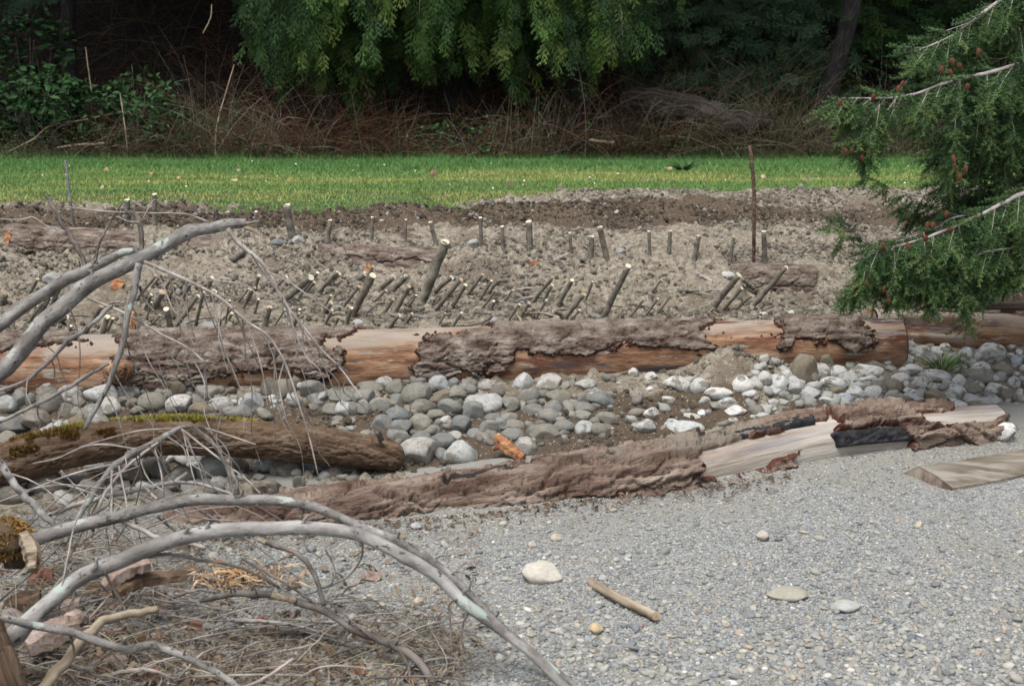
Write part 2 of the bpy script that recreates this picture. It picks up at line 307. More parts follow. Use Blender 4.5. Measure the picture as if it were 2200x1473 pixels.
# furrow of damp earth and the berm behind it
fy = 10.75+0.35*(fbm(SX*.35, 7.7, 0, 2, 9)-.5)
Z -= 0.05*np.exp(-((SY-fy)/.35)**2)
Z += 0.06*np.exp(-((SY-11.5-.1*SX)/.45)**2)*sstep(-1, 1.2, SX)
# soil spilled over the main log at the right and in front of it
sp = P(1570, 790, 7.55)
Z += 0.15*np.exp(-((SX-sp[0])/.22)**2-((SY-7.62)/.26)**2)
Z += 0.05*np.exp(-((SX-xu(1330, 7.2))/.5)**2-((SY-7.15)/.35)**2)
Z += 0.07*np.exp(-((SX-xu(1830, 8))/.45)**2-((SY-8.15)/.22)**2)
Z += 0.03*np.exp(-((SX-xu(1300, 7.9))/1.3)**2-((SY-7.98)/.10)**2)
Z -= 0.10*np.exp(-((SX-3.0)/.9)**2-((SY-8.55)/.5)**2)
# soil thrown over the top of the main log in places
ay = np.interp(SX, [-4.6, -2.58, -1.3, 0, 1.1, 2.27], [7.47, 7.53, 7.61, 7.71, 7.79, 7.89])
Z += (.05+.10*sstep(.44, .58, fbm(SX*1.9, 5.5, 0, 3, 44)))*np.exp(-((SY-ay-.13)/.11)**2)*sstep(2.4, 2.1, SX)
# clods stamped into the sheet
def stamp(n, r0, r1, yr, asp, w=None):
    global Z
    cx = RNG.uniform(-6.5, 6.5, n); cy = RNG.uniform(yr[0], yr[1], n); r = r0+(r1-r0)*RNG.random(n)**2.5
    keep = fbm(cx*1.7, cy*1.7, 0, 3, 31) > RNG.uniform(.25, .62, n)
    dx = sx[1]-sx[0]
    for x, y, q in zip(cx[keep], cy[keep], r[keep]):
        i0, i1 = int((x-q-sx[0])/dx), int((x+q-sx[0])/dx)+2; j0, j1 = int((y-q-sy[0])/dx), int((y+q-sy[0])/dx)+2
        i0 = max(i0, 0); j0 = max(j0, 0)
        if i1 >= len(sx) or j1 >= len(sy): continue
        d2 = ((SX[i0:i1, j0:j1]-x)**2+(SY[i0:i1, j0:j1]-y)**2)/(q*q)
        Z[i0:i1, j0:j1] += q*asp*np.sqrt(np.clip(1-d2, 0, 1))
stamp(3200, .02, .06, (6.4, 10.9), .5)
stamp(24000, .013, .036, (6.2, 12.6), .75)
stamp(800, .03, .08, (10.9, 12.2), .35)
Z += (fbm(SX*22, SY*22, 0, 2, 41)-.5)*0.022*bed
Z -= .026*sstep(6.6, 7.2, SY)+.05*sstep(6.2, 6.6, SY)*sstep(7.55, 7.25, SY)
# the soil sheet dives under the gravel in front and stops at the lawn behind
gy = np.interp(SX, [-4, -2.0, -.7, .6, 1.6, 2.6, 5], [6.0, 6.0, 6.15, 6.4, 6.75, 7.0, 7.3])+(fbm(SX*3, 3.3, 0, 3, 8)-.5)*.25
Z -= 0.22*sstep(gy+.12, gy-.25, SY)
le = lawn_edge(SX)+(fbm(SX*2.5, 1.1, 0, 4, 12)-.5)*.45
Z -= 0.25*sstep(le-.06, le+.14, SY)
ZS = Z
def hfull(x, y):
    x = np.asarray(x, float); y = np.asarray(y, float)
    b = base(x, y)
    i = np.clip(((x-sx[0])/(sx[1]-sx[0])).astype(int), 0, len(sx)-2); j = np.clip(((y-sy[0])/(sy[1]-sy[0])).astype(int), 0, len(sy)-2)
    ins = (x > sx[0]) & (x < sx[-1]) & (y > sy[0]) & (y < sy[-1])
    gyx = np.interp(x, [-4, -2.0, -.7, .6, 1.6, 2.6, 5], [6.0, 6.0, 6.15, 6.4, 6.75, 7.0, 7.3])
    grav = np.where(y < gyx+.05, b, -9)
    z = np.where(ins, np.maximum(ZS[i, j], grav), b)
    return np.where(y > lawn_edge(x), np.maximum(z, b), z)
_D = np.concatenate([np.arange(3.4, 13, .012), np.arange(13, 60, .1)])
def G(u, v, lift=0.0):
    r = ray(u, v); x = r[0]/r[1]*_D; z = HC+r[2]/r[1]*_D
    k = np.argmax(z < hfull(x, _D)+lift); d = _D[k]
    return np.array([x[k], d, z[k]])
damp = sstep(.78, .30, np.abs(SY-fy-.12)+1.1*(fbm(SX*1.2, SY*2.6, 0, 5, 51, g=.6)-.5))*sstep(12.6, 11.6, SY)
damp = np.maximum(damp, .8*sstep(.62, .5, np.abs(SY-6.95)/.9+.5*(fbm(SX*2, SY*2, 0, 3, 53)-.3))*sstep(7.9, 7.2, SY))
soil = mesh_np('soil_bank', np.stack([SX, SY, Z], -1).reshape(-1, 3), gridF(len(sx), len(sy))[:, ::-1], M['soil'], attrs={'damp': damp.ravel()})
tag(soil, kind='structure')
# coarse sheet under everything, out to the far hill
gx = np.concatenate([np.linspace(-200, -12, 24), np.linspace(-11, 11, 45), np.linspace(12, 200, 24)])
gyy = np.concatenate([np.linspace(-60, 2.5, 14), np.linspace(3, 24, 85), np.linspace(25, 79, 24)])
GX, GY = np.meshgrid(gx, gyy, indexing='ij')
tag(mesh_np('ground', np.stack([GX, GY, base(GX, GY)-.30-1.2*sstep(20.6, 22.5, GY)], -1).reshape(-1, 3), gridF(len(gx), len(gyy))[:, ::-1], M['under']), kind='structure')
# gravel beach
hx = np.concatenate([np.linspace(-30, -4.2, 12), np.arange(-4, 4.01, .04), np.linspace(4.2, 30, 12)]); hy = np.concatenate([np.linspace(-30, 3.0, 14), np.arange(3.05, 8.0, .04)])
HX, HY = np.meshgrid(hx, hy, indexing='ij')
HZ = base(HX, HY)+(fbm(HX*1.3, HY*1.3, 0, 3, 61)-.5)*.05+(fbm(HX*6, HY*6, 0, 3, 62)-.5)*.018-.012
gyh = np.interp(HX, [-4, -2.0, -.7, .6, 1.6, 2.6, 5], [6.0, 6.0, 6.15, 6.4, 6.75, 7.0, 7.3]); HZ -= .3*sstep(gyh+.3, gyh+.9, HY)
sand = sstep(.95, .1, gyh-HY+.9*(fbm(HX*1.4, HY*2.2, 0, 4, 64)-.5))
beach = mesh_np('gravel_beach', np.stack([HX, HY, HZ], -1).reshape(-1, 3), gridF(len(hx), len(hy))[:, ::-1], M['gravel'], attrs={'sand': sand.ravel()})
tag(beach, kind='structure')
def hgrav(x, y):
    return base(x, y)+(fbm(np.asarray(x)*1.3, np.asarray(y)*1.3, 0, 3, 61)-.5)*.05+(fbm(np.asarray(x)*6, np.asarray(y)*6, 0, 3, 62)-.5)*.018-.012

# ---------------------------------------------------------------- instanced stuff (pebbles, clods)
def lumps(name, pts, scl, rot, col, mat, parent=None, sub=2, lump=0.25):
    me = bpy.data.meshes.new(name); me.vertices.add(len(pts)); me.vertices.foreach_set('co', np.ascontiguousarray(pts, np.float32).ravel())
    me.attributes.new('scl', 'FLOAT_VECTOR', 'POINT').data.foreach_set('vector', np.ascontiguousarray(scl, np.float32).ravel())
    me.attributes.new('rot', 'FLOAT_VECTOR', 'POINT').data.foreach_set('vector', np.ascontiguousarray(rot, np.float32).ravel())
    c4 = np.concatenate([col, np.ones((len(col), 1))], 1)
    me.attributes.new('col', 'FLOAT_COLOR', 'POINT').data.foreach_set('color', np.ascontiguousarray(c4, np.float32).ravel())
    me.update(); o = bpy.data.objects.new(name, me); COL.objects.link(o); me.materials.append(mat)
    g = bpy.data.node_groups.new(name, 'GeometryNodeTree')
    g.interface.new_socket('Geometry', in_out='INPUT', socket_type='NodeSocketGeometry'); g.interface.new_socket('Geometry', in_out='OUTPUT', socket_type='NodeSocketGeometry')
    N = g.nodes; L = g.links; gi = N.new('NodeGroupInput'); go = N.new('NodeGroupOutput')
    ico = N.new('GeometryNodeMeshIcoSphere'); ico.inputs['Radius'].default_value = 1.0; ico.inputs['Subdivisions'].default_value = sub
    sp_ = N.new('GeometryNodeSetPosition'); no = N.new('ShaderNodeTexNoise'); no.inputs['Scale'].default_value = 1.3
    vm = N.new('ShaderNodeVectorMath'); vm.operation = 'SUBTRACT'; vm.inputs[1].default_value = (.5, .5, .5)
    vs = N.new('ShaderNodeVectorMath'); vs.operation = 'SCALE'; vs.inputs['Scale'].default_value = lump*3
    L.new(no.outputs['Color'], vm.inputs[0]); L.new(vm.outputs[0], vs.inputs[0]); L.new(vs.outputs[0], sp_.inputs['Offset']); L.new(ico.outputs['Mesh'], sp_.inputs['Geometry'])
    sh = N.new('GeometryNodeSetShadeSmooth'); L.new(sp_.outputs[0], sh.inputs['Geometry'])
    sm = N.new('GeometryNodeSetMaterial'); sm.inputs['Material'].default_value = mat; L.new(sh.outputs[0], sm.inputs['Geometry'])
    ip = N.new('GeometryNodeInstanceOnPoints'); L.new(gi.outputs[0], ip.inputs['Points']); L.new(sm.outputs[0], ip.inputs['Instance'])
    for nm, s in (('rot', 'Rotation'), ('scl', 'Scale')):
        a = N.new('GeometryNodeInputNamedAttribute'); a.data_type = 'FLOAT_VECTOR'; a.inputs['Name'].default_value = nm; L.new(a.outputs[0], ip.inputs[s])
    L.new(ip.outputs[0], go.inputs[0])
    md = o.modifiers.new('scatter', 'NODES'); md.node_group = g
    if parent: o.parent = parent
    return tag(o, kind='stuff')
PAL = np.array([(.17, .172, .168), (.235, .232, .215), (.29, .28, .25), (.34, .315, .265), (.155, .165, .18), (.44, .43, .40), (.25, .24, .20), (.27, .215, .17), (.205, .22, .212), (.33, .285, .21)])
PW = np.array([.17, .23, .21, .13, .06, .025, .1, .03, .05, .03]); PW = PW/PW.sum()
def pebbles(n, r0, r1, yr, pw=3.0):
    y = yr[0]+(yr[1]-yr[0])*RNG.random(n); x = RNG.uniform(-1, 1, n)*(y*.43+1.2)
    r = r0+(r1-r0)*RNG.random(n)**pw
    gyx = np.interp(x, [-4, -2.0, -.7, .6, 1.6, 2.6, 5], [6.0, 6.0, 6.15, 6.4, 6.75, 7.0, 7.3])
    # big ones thin out up the beach, as the sand takes over
    k = (y < gyx+.1) & (RNG.random(n) < np.where(r > .007, np.clip(1.35-(y-4.2)*.62+.6*(fbm(x*1.5, y*1.5, 0, 3, 71)-.5), .03, 1), 1.0))
    x, y, r = x[k], y[k], r[k]
    s = np.stack([r*RNG.uniform(.9, 1.35, len(r)), r*RNG.uniform(.8, 1.1, len(r)), r*RNG.uniform(.45, .8, len(r))], 1)
    p = np.stack([x, y, hgrav(x, y)+s[:, 2]*.35], 1)
    rt = np.stack([RNG.normal(0, .25, len(r)), RNG.normal(0, .25, len(r)), RNG.uniform(0, 6.28, len(r))], 1)
    c = PAL[RNG.choice(len(PAL), len(r), p=PW)]*np.array([.97, .98, .99])*RNG.uniform(.75, 1.15, (len(r), 1))
    return p, s, rt, c, r
sets = [pebbles(170000, .0026, .0078, (3.9, 7.1), 2.4), pebbles(12000, .007, .016, (3.8, 6.8), 2.8), pebbles(1100, .013, .024, (3.8, 6.9), 2.6), pebbles(3500, .009, .019, (3.8, 4.8), 1.8)]
pp, ss, rr_, cc, rad = [np.concatenate([s[i] for s in sets]) for i in range(5)]
inview = (np.abs(pp[:, 0]) < pp[:, 1]*.378) & (pp[:, 1] > 4.22) & (pp[:, 0] > -.9)
big = np.argsort(-(rad/pp[:, 1])*inview)[:300]; rest = np.ones(len(pp), bool); rest[big] = False
lumps('loose_gravel', pp[rest], ss[rest], rr_[rest], cc[rest], M['pebble'], parent=beach)
def stone_protos(n, sub, seed):
    import bmesh
    out = []
    for k in range(n):
        bm = bmesh.new(); bmesh.ops.create_icosphere(bm, subdivisions=sub, radius=1.0)
        V = np.array([v.co[:] for v in bm.verts]); rg = np.random.default_rng(seed+k)
        for q in range(rg.integers(5, 9)):      # worn flats
            nrm = rg.normal(size=3); nrm /= np.linalg.norm(nrm); h = rg.uniform(.58, .88)
            dt = V@nrm; V -= np.outer(np.clip(dt-h, 0, None)*.85, nrm)
        V *= (1+.20*(fbm(V[:, 0]*1.3+k*7, V[:, 1]*1.3, V[:, 2]*1.3, 3, seed)-.5))[:, None]
        V /= np.abs(V).max(0)
        F = np.array([[v.index for v in f.verts] for f in bm.faces]); bm.free()
        o = mesh_np('proto', V, F, None); me = o.data; bpy.data.objects.remove(o); out.append(me)
    return out
peb = stone_protos(6, 2, 100)
for me in peb: me.materials.append(M['pebble_obj']); me.name = 'pebble'
for k, i in enumerate(big):
    o = bpy.data.objects.new('pebble', peb[k % 6]); COL.objects.link(o); o.parent = beach
    o.location = pp[i]; o.scale = ss[i]; o.rotation_euler = rr_[i]; o.color = (*cc[i], 1)
# clods on the soil bank
n = 380000
cx = RNG.uniform(-6, 6, n); cy = RNG.uniform(6.4, 12.6, n); r = .003+.018*RNG.random(n)**7
k = (cy < lawn_edge(cx)-.05) & (cy > np.interp(cx, [-4, -2.0, -.7, .6, 1.6, 2.6, 5], [6.0, 6.0, 6.15, 6.4, 6.75, 7.0, 7.3])+.12) & (np.abs(cx) < cy*.45+.2) & (RNG.random(n) < np.where(cy < 7.5, .55, 1)) & (fbm(cx*2.3, cy*2.3, 0, 3, 81) > RNG.uniform(.3, .62, n))
cx, cy, r = cx[k], cy[k], r[k]; n = len(cx)
cz = hfull(cx, cy)+r*.25
sc = np.stack([r*RNG.uniform(.8, 1.3, n), r*RNG.uniform(.8, 1.2, n), r*RNG.uniform(.6, 1.0, n)], 1)
dm = damp[np.clip(((cx-sx[0])/.0185).astype(int), 0, len(sx)-1), np.clip(((cy-sy[0])/.0185).astype(int), 0, len(sy)-1)][:, None]
cc = np.array([(.25, .22, .174)])*RNG.uniform(.45, 1.45, (n, 1)); cc = cc*(1-dm)+np.array([(.085, .066, .048)])*dm*RNG.uniform(.8, 1.3, (n, 1))
pale = RNG.random(n) < .05; cc[pale] = np.array((.36, .34, .30))*RNG.uniform(.8, 1.15, (pale.sum(), 1))
lumps('soil_crumbs', np.stack([cx, cy, cz], 1), sc, RNG.uniform(0, 6.28, (n, 3)), cc, M['clod'], parent=soil, lump=.4)

# ---------------------------------------------------------------- lawn
lx = np.arange(-15, 15.01, .12); lyy = np.arange(10.9, 21.5, .12)
LX, LY = np.meshgrid(lx, lyy, indexing='ij')
LZ = base(LX, LY)+(fbm(LX*.8, LY*.8, 0, 3, 91)-.5)*.06-.02-.12*sstep(lawn_edge(LX)-.15, lawn_edge(LX)-.6, LY)
lawn = mesh_np('lawn', np.stack([LX, LY, LZ], -1).reshape(-1, 3), gridF(len(lx), len(lyy))[:, ::-1], M['lawn'])
tag(lawn, kind='structure')
def hlawn(x, y): return base(x, y)+(fbm(x*.8, y*.8, 0, 3, 91)-.5)*.06-.02
n = 210000
gx_ = RNG.uniform(-1, 1, n); gy_ = 11.0+9.9*RNG.random(n)**.9; gx_ = gx_*(gy_*.40+.6)
k = gy_ > lawn_edge(gx_)+(fbm(gx_*2.5, 1.1, 0, 4, 12)-.5)*.45-.28-(.08*RNG.random(n))
bare = np.exp(-((gx_-P(1660, 382, 15.2)[0])/1.1)**2-((gy_-15.1)/.35)**2)
k &= RNG.random(n) > .75*bare
gx_, gy_ = gx_[k], gy_[k]; n = len(gx_)
tall = sstep(15.6, 17.6, gy_+1.6*(fbm(gx_*.5, gy_*.5, 0, 3, 93)-.5))
h = (.019+.017*RNG.random(n))*(1+.9*tall)+.05*(RNG.random(n) < .01)
edge = sstep(19.9, 20.6, gy_); h *= 1+edge*1.2
w = .0048*(.7+.6*RNG.random(n))*(1+.3*tall)
ang = RNG.uniform(0, 6.28, n); ln = RNG.normal(0, .45, (n, 2))*h[:, None]
b0 = np.stack([gx_, gy_, hlawn(gx_, gy_)-.004-.12*sstep(lawn_edge(gx_)-.15, lawn_edge(gx_)-.6, gy_)], 1); dv = np.stack([np.cos(ang)*w, np.sin(ang)*w, np.zeros(n)], 1)
top = b0+np.stack([ln[:, 0], ln[:, 1], h], 1)
V = np.stack([b0-dv, b0+dv, top], 1).reshape(-1, 3); F = np.arange(3*n).reshape(-1, 3)
yel = fbm(gx_*.55, gy_*1.6, 0, 4, 95)
rn = np.clip(.34+.3*RNG.random(n)+sstep(.44, .64, yel)*(1-tall)*.30-.24*tall+(RNG.random(n) < .05)*.35+.25*(fbm(gx_*1.5, gy_*3, 0, 3, 99)-.5), 0, 1)
gr = mesh_np('grass', V, F, M['grass'], smooth=False, attrs={'rnd': np.repeat(rn, 3)})
tag(gr, 'short green lawn grass with mossy yellow patches', 'grass', kind='stuff')

# ---------------------------------------------------------------- forest floor
fx_ = np.linspace(-26, 26, 160); fy_ = np.concatenate([np.arange(20.3, 30, .2), np.linspace(30.5, 60, 30)])
FX, FY = np.meshgrid(fx_, fy_, indexing='ij')
FZ = base(FX, FY)+(fbm(FX*.5, FY*.5, 0, 4, 96)-.5)*1.0*sstep(21, 25, FY)+(fbm(FX*2.5, FY*2.5, 0, 3, 97)-.5)*.15-.02
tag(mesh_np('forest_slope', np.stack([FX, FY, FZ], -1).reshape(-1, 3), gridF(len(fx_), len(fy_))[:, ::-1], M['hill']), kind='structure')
# ---------------------------------------------------------------- cobbles
cobp = stone_protos(14, 4, 300)
for me in cobp: me.materials.append(M['cobble']); me.name = 'cobble'
CC = {'P': ('pale grey', (.32, .315, .295)), 'G': ('dusty mid-grey', (.185, .181, .16)), 'M': ('muddy brown-grey', (.145, .126, .098)), 'W': ('nearly white', (.40, .395, .375)), 'B': ('bluish grey', (.27, .285, .29))}
def T(ox, oy, s, rows): return [(ox+x/s, oy+y/s, w/s, h/s, c) for x, y, w, h, c in rows]
C1 = T(0, 700, 3.507, [(50,610,140,150,'P'),(150,560,110,130,'G'),(230,560,80,130,'G'),(370,590,190,230,'M'),(400,420,290,120,'P'),(530,500,210,110,'P'),(620,360,180,150,'M'),(340,500,150,60,'M'),(770,510,240,140,'P'),(840,440,110,60,'M'),(980,490,160,150,'P'),(830,610,170,130,'P'),(950,570,130,90,'M'),(1140,460,190,110,'P'),(1140,580,200,150,'G'),(1320,450,210,160,'M'),(1360,590,200,140,'W'),(1520,640,190,120,'M'),(1590,490,200,130,'G'),(1680,600,140,130,'P'),(1800,650,180,110,'G'),(1900,580,170,150,'P'),(2040,490,130,180,'M'),(1600,690,150,70,'M'),(700,650,150,110,'G'),(580,730,140,110,'M'),(270,710,200,140,'M'),(110,750,200,150,'G'),(350,800,120,80,'P'),(470,780,120,60,'P'),(40,860,160,120,'G'),(150,900,90,50,'P'),
 (1250,520,110,90,'G'),(1480,560,100,90,'G'),(480,640,150,110,'M'),(-40,520,150,110,'M'),(20,480,120,80,'M'),(1030,640,90,60,'M')])
C1b = T(0, 700, 3.507, [(715,1060,150,110,'P'),(830,1050,130,130,'G'),(1160,970,200,60,'P'),(1410,1000,190,110,'P'),(1150,1080,220,160,'M'),(1000,1130,210,140,'M'),(1350,1140,210,160,'M'),(1600,1080,220,240,'G'),(1800,1040,140,140,'M'),(2000,1050,190,150,'P'),(2080,1090,90,120,'M'),(560,1160,160,90,'P'),(360,1200,280,200,'M'),(90,1280,220,150,'M'),(680,1230,220,150,'G'),(1990,1220,220,110,'M'),(1620,1230,160,100,'M'),(1860,1150,70,50,'M'),(1940,1140,70,50,'G'),(480,1330,90,50,'M'),(380,1365,90,40,'M'),(950,1290,120,70,'G'),(520,1030,130,90,'M'),
 (1240,1110,130,100,'G'),(860,1190,130,90,'M')])
C2 = T(550, 680, 3.507, [(180,560,230,190,'M'),(410,550,180,150,'G'),(560,590,110,90,'G'),(650,610,190,90,'G'),(860,540,220,110,'G'),(970,500,160,110,'P'),(1040,540,130,110,'G'),(1240,490,150,110,'G'),(1375,505,140,110,'B'),(1480,500,80,80,'G'),(1600,490,150,40,'G'),(1210,590,220,160,'G'),(1590,540,150,90,'G'),(1500,580,150,110,'G'),(1440,610,250,110,'M'),(1460,680,180,110,'G'),(820,620,170,150,'G'),(930,680,150,130,'G'),(1060,640,140,110,'G'),(1240,690,230,130,'M'),(1060,750,170,120,'G'),(1640,720,180,160,'G'),(1720,650,270,150,'P'),(1350,750,180,100,'G'),(1230,810,160,150,'G'),(1385,805,80,70,'G'),(950,810,160,130,'G'),(1100,830,160,120,'G'),(810,700,130,140,'G'),(690,700,160,100,'G'),(655,705,110,120,'P'),(560,710,120,100,'G'),(1550,820,150,150,'G'),(1340,870,100,100,'G'),(1390,940,190,120,'G'),(1080,900,170,110,'G'),(1240,910,140,90,'G'),(1760,830,140,100,'G'),(1840,820,90,110,'G'),(1950,820,140,80,'G'),(1920,660,130,110,'G'),(1930,890,160,110,'G'),(2010,500,150,140,'W'),(2050,600,150,130,'G'),(1740,520,130,90,'P'),(1820,570,120,100,'M'),(2080,860,80,80,'G'),(2030,980,150,130,'P'),(1390,1040,100,100,'G'),(1500,900,100,70,'P'),(290,640,150,100,'G'),(450,630,150,100,'G'),(1130,490,110,60,'G'),(1790,760,150,60,'G'),(1310,640,90,70,'G'),(1650,880,110,70,'G'),(1880,740,90,60,'G')])
C2b = T(550, 680, 3.507, [(90,1120,190,160,'P'),(220,1160,210,180,'M'),(310,1110,90,120,'P'),(450,1130,170,120,'G'),(590,1180,110,110,'M'),(690,1130,190,130,'P'),(100,1290,200,110,'M'),(320,1250,90,100,'M'),(580,1090,100,60,'G'),(30,1210,90,60,'G'),(780,1100,90,60,'M'),(370,1080,120,70,'M')])
C3 = T(1100, 640, 3.348, [(270,610,200,110,'P'),(330,720,190,110,'G'),(300,800,130,120,'G'),(260,860,150,120,'G'),(150,810,140,100,'G'),(510,800,150,90,'G'),(640,740,180,120,'G'),(510,720,80,70,'G'),(680,870,150,90,'G'),(520,950,130,120,'P'),(620,950,130,100,'G'),(370,930,160,100,'G'),(225,970,210,110,'G'),(370,970,80,50,'G'),(525,630,150,80,'P'),(575,700,120,50,'P')])
C3b = T(1100, 640, 3.348, [(870,540,80,70,'P'),(1000,570,90,70,'P'),(990,655,70,40,'W'),(1180,610,170,90,'P'),(1245,640,90,90,'P'),(1345,640,130,120,'P'),(1655,620,170,120,'W'),(1490,690,190,90,'P'),(1540,760,160,80,'P'),(1590,810,180,60,'P'),(1370,830,70,50,'W'),(1000,830,110,90,'P'),(950,920,160,100,'P'),(1150,900,120,60,'P'),(1240,940,260,90,'P'),(1430,750,70,40,'G'),(900,830,120,70,'M'),(1290,850,120,40,'P'),(1120,730,110,50,'P'),(860,620,80,40,'M'),(1590,880,70,40,'P'),(1700,690,110,60,'P')])
C4 = T(1600, 620, 3.2017, [(128,620,105,100,'P'),(235,650,120,130,'P'),(285,595,85,70,'P'),(338,675,120,130,'P'),(210,700,130,70,'P'),(445,720,150,90,'P'),(420,435,100,110,'M'),(410,570,170,230,'M'),(555,510,110,120,'M'),(640,490,70,110,'M'),(525,570,100,110,'P'),(480,625,60,90,'M'),(730,500,130,80,'P'),(840,490,90,60,'P'),(890,530,150,80,'M'),(600,660,190,100,'P'),(640,580,120,90,'P'),(820,565,240,100,'P'),(710,620,130,90,'P'),(850,640,150,90,'P'),(630,710,140,80,'M'),(770,670,110,50,'P'),(765,720,130,90,'P'),(880,720,130,100,'P'),(910,680,120,90,'M'),(690,760,160,70,'B'),(790,780,100,50,'P'),(1000,770,150,50,'W'),(1020,680,120,110,'M'),(960,630,90,60,'M'),(1080,640,150,110,'P'),(1000,560,90,60,'G'),(1130,560,170,80,'P'),(1160,700,130,60,'P'),(1200,650,120,100,'P'),(1150,750,150,60,'P'),(1300,640,140,70,'M'),(1320,610,200,90,'P'),(1300,740,150,80,'M'),(1310,680,100,70,'P'),(1440,710,150,100,'P'),(1470,650,110,110,'P'),(1550,690,140,80,'M'),(1600,670,90,70,'P'),(1620,600,180,110,'G'),(1620,560,130,100,'P'),(1730,690,160,90,'P'),(1760,560,160,90,'M'),(1600,780,190,80,'P'),(1560,810,110,70,'M'),(1700,770,110,70,'P'),(1810,740,100,90,'M'),(1440,800,150,80,'W'),(1660,850,110,80,'P'),(1770,870,110,60,'P'),(1790,820,140,70,'M'),(1880,820,90,70,'P'),(1850,650,80,80,'P'),(1895,730,60,80,'P'),(1880,610,80,70,'P'),(1880,500,100,90,'B'),(1890,450,70,60,'P'),(1820,460,80,40,'P'),(1690,445,190,130,'P'),(1125,400,110,100,'P'),(1225,440,130,90,'P'),(1310,440,100,80,'P'),(1380,400,70,50,'P'),(1110,490,120,80,'P'),(1530,480,110,140,'P'),(1650,920,120,60,'P'),(1550,750,100,60,'P'),(1310,780,150,40,'P'),(1240,600,110,60,'G'),(980,500,90,60,'P'),(1700,620,120,70,'P'),(1370,560,120,50,'M'),(1930,560,80,70,'P'),(1950,660,80,70,'G'),(1940,860,90,70,'P'),(1050,740,90,50,'G'),(560,770,110,50,'P')])
ORD = 'first second third fourth fifth sixth seventh eighth ninth tenth eleventh twelfth thirteenth fourteenth fifteenth sixteenth seventeenth eighteenth nineteenth twentieth'.split()
def ordw(n):
    if n <= 20: return ORD[n-1]
    t = ['twenty', 'thirty', 'forty', 'fifty', 'sixty', 'seventy', 'eighty', 'ninety'][n//10-2]
    return t+'-'+ORD[n % 10-1] if n % 10 else t[:-1]+'ieth'
COB = []
def cobble(u, v, w, h, c, emb=.18, name='cobble'):
    g = G(u, v+h*.5*(1-2*emb)+.0)
    d = g[1]; s = d/FPX*1.10
    a, cz = w*.5*s, h*.5*s
    dp = min(a, .5*(a+cz)*1.15); d2 = d+dp*.35
    p = P(u, v, d2)
    o = bpy.data.objects.new(name, random.choice(cobp)); COL.objects.link(o)
    o.location = p; o.scale = (a*1.09*random.choice((-1, 1)), dp, cz*1.10); o.rotation_euler = (random.uniform(-.25, .25), random.uniform(-.16, .16), random.uniform(-.3, .3)+random.choice((0, math.pi)))
    k = random.uniform(.86, 1.12); cc = CC[c][1]; t = random.uniform(-.012, .012)
    k *= .95 if u < 1350 else 1.36
    o.color = (cc[0]*k+t, cc[1]*k, cc[2]*k-t, 1); o['_c'] = c
    return o
def zone(rows, where, group):
    by = {}
    for r in sorted(rows): by.setdefault(r[4], []).append(r)
    for c, rs in by.items():
        for i, r in enumerate(rs):
            o = cobble(*r); cn = CC[c][0]
            if len(rs) == 1: lab = f'the only {cn} cobble {where}'
            else: lab = f'{cn} cobble, {ordw(i+1)} {cn.split()[-1]} one from the left {where}'
            tag(o, lab, 'cobble', group); del o['_c']
zone(C1, 'behind the mossy log', 'cobbles behind the mossy log')
zone(C1b+C2b, 'in front of the mossy log', 'cobbles in front of the mossy log')
zone(C2+C3, 'in the central heap', 'cobbles heaped in the middle')
zone(C3b, 'on the muddy middle ground', 'cobbles scattered on mud')
zone(C4, 'in the right-hand heap', 'cobbles heaped on the right')
# smaller stones wedged between the cobbles
fu, fv, fr, fc = [], [], [], []
for (u0, u1, v0, v1, n_, pale_) in [(0, 620, 830, 920, 130, .35), (0, 780, 985, 1085, 130, .3), (560, 1340, 812, 960, 190, .1), (1280, 1700, 800, 930, 30, .4), (1620, 2200, 745, 900, 320, .75), (-560, -40, 830, 1080, 210, .4), (2235, 2650, 750, 900, 130, .75)]:
    for q in range(n_):
        g = G(RNG.uniform(u0, u1), RNG.uniform(v0, v1)); r_ = RNG.uniform(.014, .042) if -1 < u0 < 2210 else RNG.uniform(.04, .085); fu.append(g+np.array([0, 0, r_*.15])); fr.append([r_*RNG.uniform(.9, 1.4), r_, r_*RNG.uniform(.6, .9)])
        cc_ = np.array((.29, .285, .26) if RNG.random() < pale_ else (.17, .157, .132))*RNG.uniform(.7, 1.15); fc.append(cc_)
lumps('small_stones', np.array(fu), np.array(fr), RNG.uniform(0, 6.28, (len(fu), 3))*np.array([.1, .1, 1]), np.array(fc), M['pebble'], parent=soil, sub=3, lump=.3)
cleanp = stone_protos(1, 4, 900)[0]; cleanp.materials.append(M['clean']); cleanp.name = 'smooth_stone'
def one(u, v, w, h, c, lab, cat='stone', emb=.18, name='stone'):
    o = cobble(u, v, w, h, c, emb, name)
    if v > 1100: o.data = cleanp; o.rotation_euler = (0, random.uniform(-.08, .08), random.uniform(-.4, .4))
    tag(o, lab, cat); del o['_c']; return o
one(901, 973, 84, 66, 'P', 'big squarish grey boulder at the cut end of the mossy log')
one(990, 977, 70, 56, 'P', 'big pale rounded stone beside the squarish boulder')
one(1160, 1231, 92, 46, 'W', 'smooth oval cream stone alone on the open gravel', emb=.1).color = (.40, .37, .315, 1)
one(2152, 929, 52, 42, 'W', 'round white stone at the far right end of the bark-covered log')
one(1698, 1276, 90, 26, 'G', 'flat olive-brown rock half sunk in the gravel', emb=.42).color = (.27, .255, .205, 1)
one(1815, 1302, 62, 22, 'P', 'flat greenish grey stone half sunk in gravel', emb=.42).color = (.31, .315, .29, 1)
one(897, 1293, 24, 20, 'P', 'small beige stone on gravel left of the oval cream stone').color = (.38, .32, .26, 1)
one(1278, 1350, 32, 22, 'P', 'small ochre-tinted stone on the gravel below the cut stick').color = (.40, .32, .20, 1)
